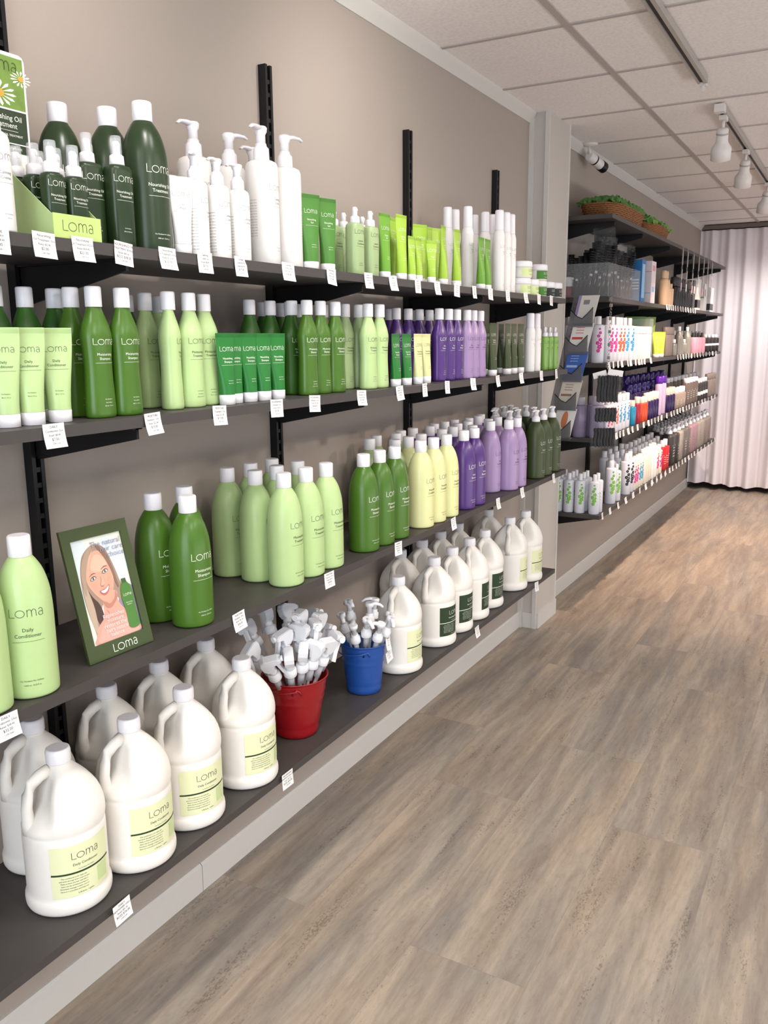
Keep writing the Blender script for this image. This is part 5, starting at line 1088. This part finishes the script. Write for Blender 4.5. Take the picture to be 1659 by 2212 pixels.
for i, (z, c1, c2, lb) in enumerate(cards):
    ox = rkp(z); m_ = MB(); pts = [(ox - .035, z - 1.445), (ox - .005, z - 1.475), (ox + .02, z - 1.485), (ox + .045, z - 1.462), (ox + .07, z - 1.435), (ox + .07, z - 1.52), (ox - .035, z - 1.52)]
    m_.prism([(p[0], p[1]) for p in pts], 'y', -.034, -.031, SMK); m_.box(ox - .035, ox + .07, -.0305, -.001, z - 1.522, z - 1.519, SMK); m_.tube([(p[0], -.0325, p[1]) for p in pts[:5]], .0022, BLK, 6); link('pocket', m_.mesh('pocket'), rk)
    m_ = MB(); m1_ = mat('brochure_%d' % i, c1, .5); m2_ = mat('brochure_ink_%d' % i, c2, .5); sh = .030
    m_.add([(ox - .030 + a * .095 + b * sh, -.022 - .0 * b, z - 1.515 + b * .135 - a * .0) for a, b in ((0, 0), (1, 0), (1, 1), (0, 1))] + [(ox - .030 + a * .095 + b * sh, -.018, z - 1.515 + b * .135) for a, b in ((0, 0), (1, 0), (1, 1), (0, 1))], [(3, 2, 1, 0), (4, 5, 6, 7), (0, 1, 5, 4), (1, 2, 6, 5), (2, 3, 7, 6), (3, 0, 4, 7)], m1_)
    g = lambda a, b: (ox - .030 + a * .095 + b * sh, -.0224, z - 1.515 + b * .135)
    if i == 4: m_.add([g(.5 + .16 * cos(2 * pi * k / 20), .62 + .30 * sin(2 * pi * k / 20)) for k in range(20)], [tuple(range(20))[::-1]], m2_)
    elif i == 0: m_.add([g(0, .3), g(.14, .3), g(.14, 1), g(0, 1)], [(0, 1, 2, 3)], m2_); m_.add([g(.3, .7), g(.6, .7), g(.6, .85), g(.3, .85)], [(0, 1, 2, 3)], INKG)
    else:
        m_.add([g(.08, .45), g(.62, .45), g(.62, .53), g(.08, .53)], [(0, 1, 2, 3)], m2_)
        for k in range(3): m_.add([g(.2, .84 - .09 * k), g(.6, .84 - .09 * k), g(.6, .86 - .09 * k), g(.2, .86 - .09 * k)], [(0, 1, 2, 3)], m2_)
    o = link('brochure', m_.mesh('brochure')); o.location = (.30, 4.03, 1.40); tag(o, lb, 'brochure', 'brochures in the rack')
# price tags of the far shelves
FT = [('second', 1.692, [1440, 1445, 1449, 1454, 1459, 1464, 1470, 1475, 1481, 1486, 1492, 1497, 1502], 665), ('third', 1.357, [1315, 1325, 1335, 1343, 1356, 1362, 1373, 1380, 1386, 1392, 1405, 1463, 1469, 1475, 1481, 1487, 1493, 1499, 1505, 1511, 1517, 1524, 1531, 1538, 1545], 780), ('fourth', .965, [1309, 1316, 1325, 1333, 1341, 1348, 1358, 1367, 1378, 1391, 1401, 1408, 1415, 1422, 1429, 1440, 1449, 1455, 1462, 1468, 1474, 1481, 1487, 1493, 1500, 1507, 1514, 1520, 1527, 1534, 1541], 900), ('lowest', .552, [1305, 1321, 1338, 1354, 1370, 1384, 1396, 1409, 1419, 1428, 1437, 1446, 1452, 1459, 1465, 1472, 1478, 1485, 1491, 1497, 1504, 1511, 1518, 1525, 1532, 1539], 1020)]
for nm, z, L, py in FT:
    for i, px in enumerate(L):
        y = on_x(px, .306, py); price_tag(.3055, y, z, [], 'white price tag on %s far shelf edge, %s' % (nm, 'leftmost' if i == 0 else 'rightmost' if i == len(L) - 1 else nth(i) + ' from left of ' + num(len(L))), .042, .036, plain=True, group='white price tags on the far shelves', up=.2, tilt=(random.uniform(-.1, .1) if not (nm == 'lowest' and 6 < i < 11) else .45))

# ------------------------------------------------------------------ stand things apart that would touch, then write the labels
def settle():
    allp = [o for L in REG.values() for o in L if o.get('category') not in ('sprayer', 'pump')]; info = []
    for o in allp:
        b = [c for c in o.children if c.name.startswith('body')][0]; xs = [abs(v.co.x) for v in b.data.vertices]; ys = [abs(v.co.y) for v in b.data.vertices]
        rx, ry = max(xs), max(ys); a = o.rotation_euler.z
        if o['category'] == 'tube': rx, ry = .0165, .0235 if ry < .030 else .026
        X = sqrt((rx * cos(a)) ** 2 + (ry * sin(a)) ** 2); Yy = sqrt((rx * sin(a)) ** 2 + (ry * cos(a)) ** 2)
        info.append([o, o.location.x, o.location.y, X + .0006, Yy + .0006])
    shelves = {}
    for q in info: shelves.setdefault((round(q[0].location.z, 2), q[0].location.y > 4.2), []).append(q)
    for (z, far), L in shelves.items():
        if any(abs(z - k) < .012 for k in (1.66, 1.72)) and z > 1.7: pass
        for it in range(160):
            mv = 0
            for i in range(len(L)):
                for j in range(i + 1, len(L)):
                    A, B = L[i], L[j]; dx = B[1] - A[1]; dy = B[2] - A[2]; sx = A[3] + B[3]; sy = A[4] + B[4]
                    if abs(dx) >= sx or abs(dy) >= sy: continue
                    d = sqrt((dx / sx) ** 2 + (dy / sy) ** 2) or 1e-3
                    if d < 1:
                        k = (1 / d - 1); wa = 1 / (1 + math.exp(-(B[1] - A[1]) * 25)); mx, my = dx * k, dy * k  # the rear one moves more
                        A[1] -= mx * wa; A[2] -= my * wa; B[1] += mx * (1 - wa); B[2] += my * (1 - wa); mv += 1
            ylo, yhi = (4.475, 8.45) if far else (-9, 3.70 if z > 1.6 or z < .5 else 3.77)
            for q in L:
                hi = ((.347 if q[2] < 1.8 else .326) if z < .5 else .314 if not far else .303) - q[3]; lo = q[3] + (.001 if q[0]['category'] == 'jug' else .027)
                q[1] = max(min(lo, hi), min(hi, q[1])); q[2] = max(ylo + q[4], min(yhi - q[4], q[2]))
            if not mv: break
    for o, x, y, *_ in info: o.location.x = x; o.location.y = y
settle()
finish_labels()
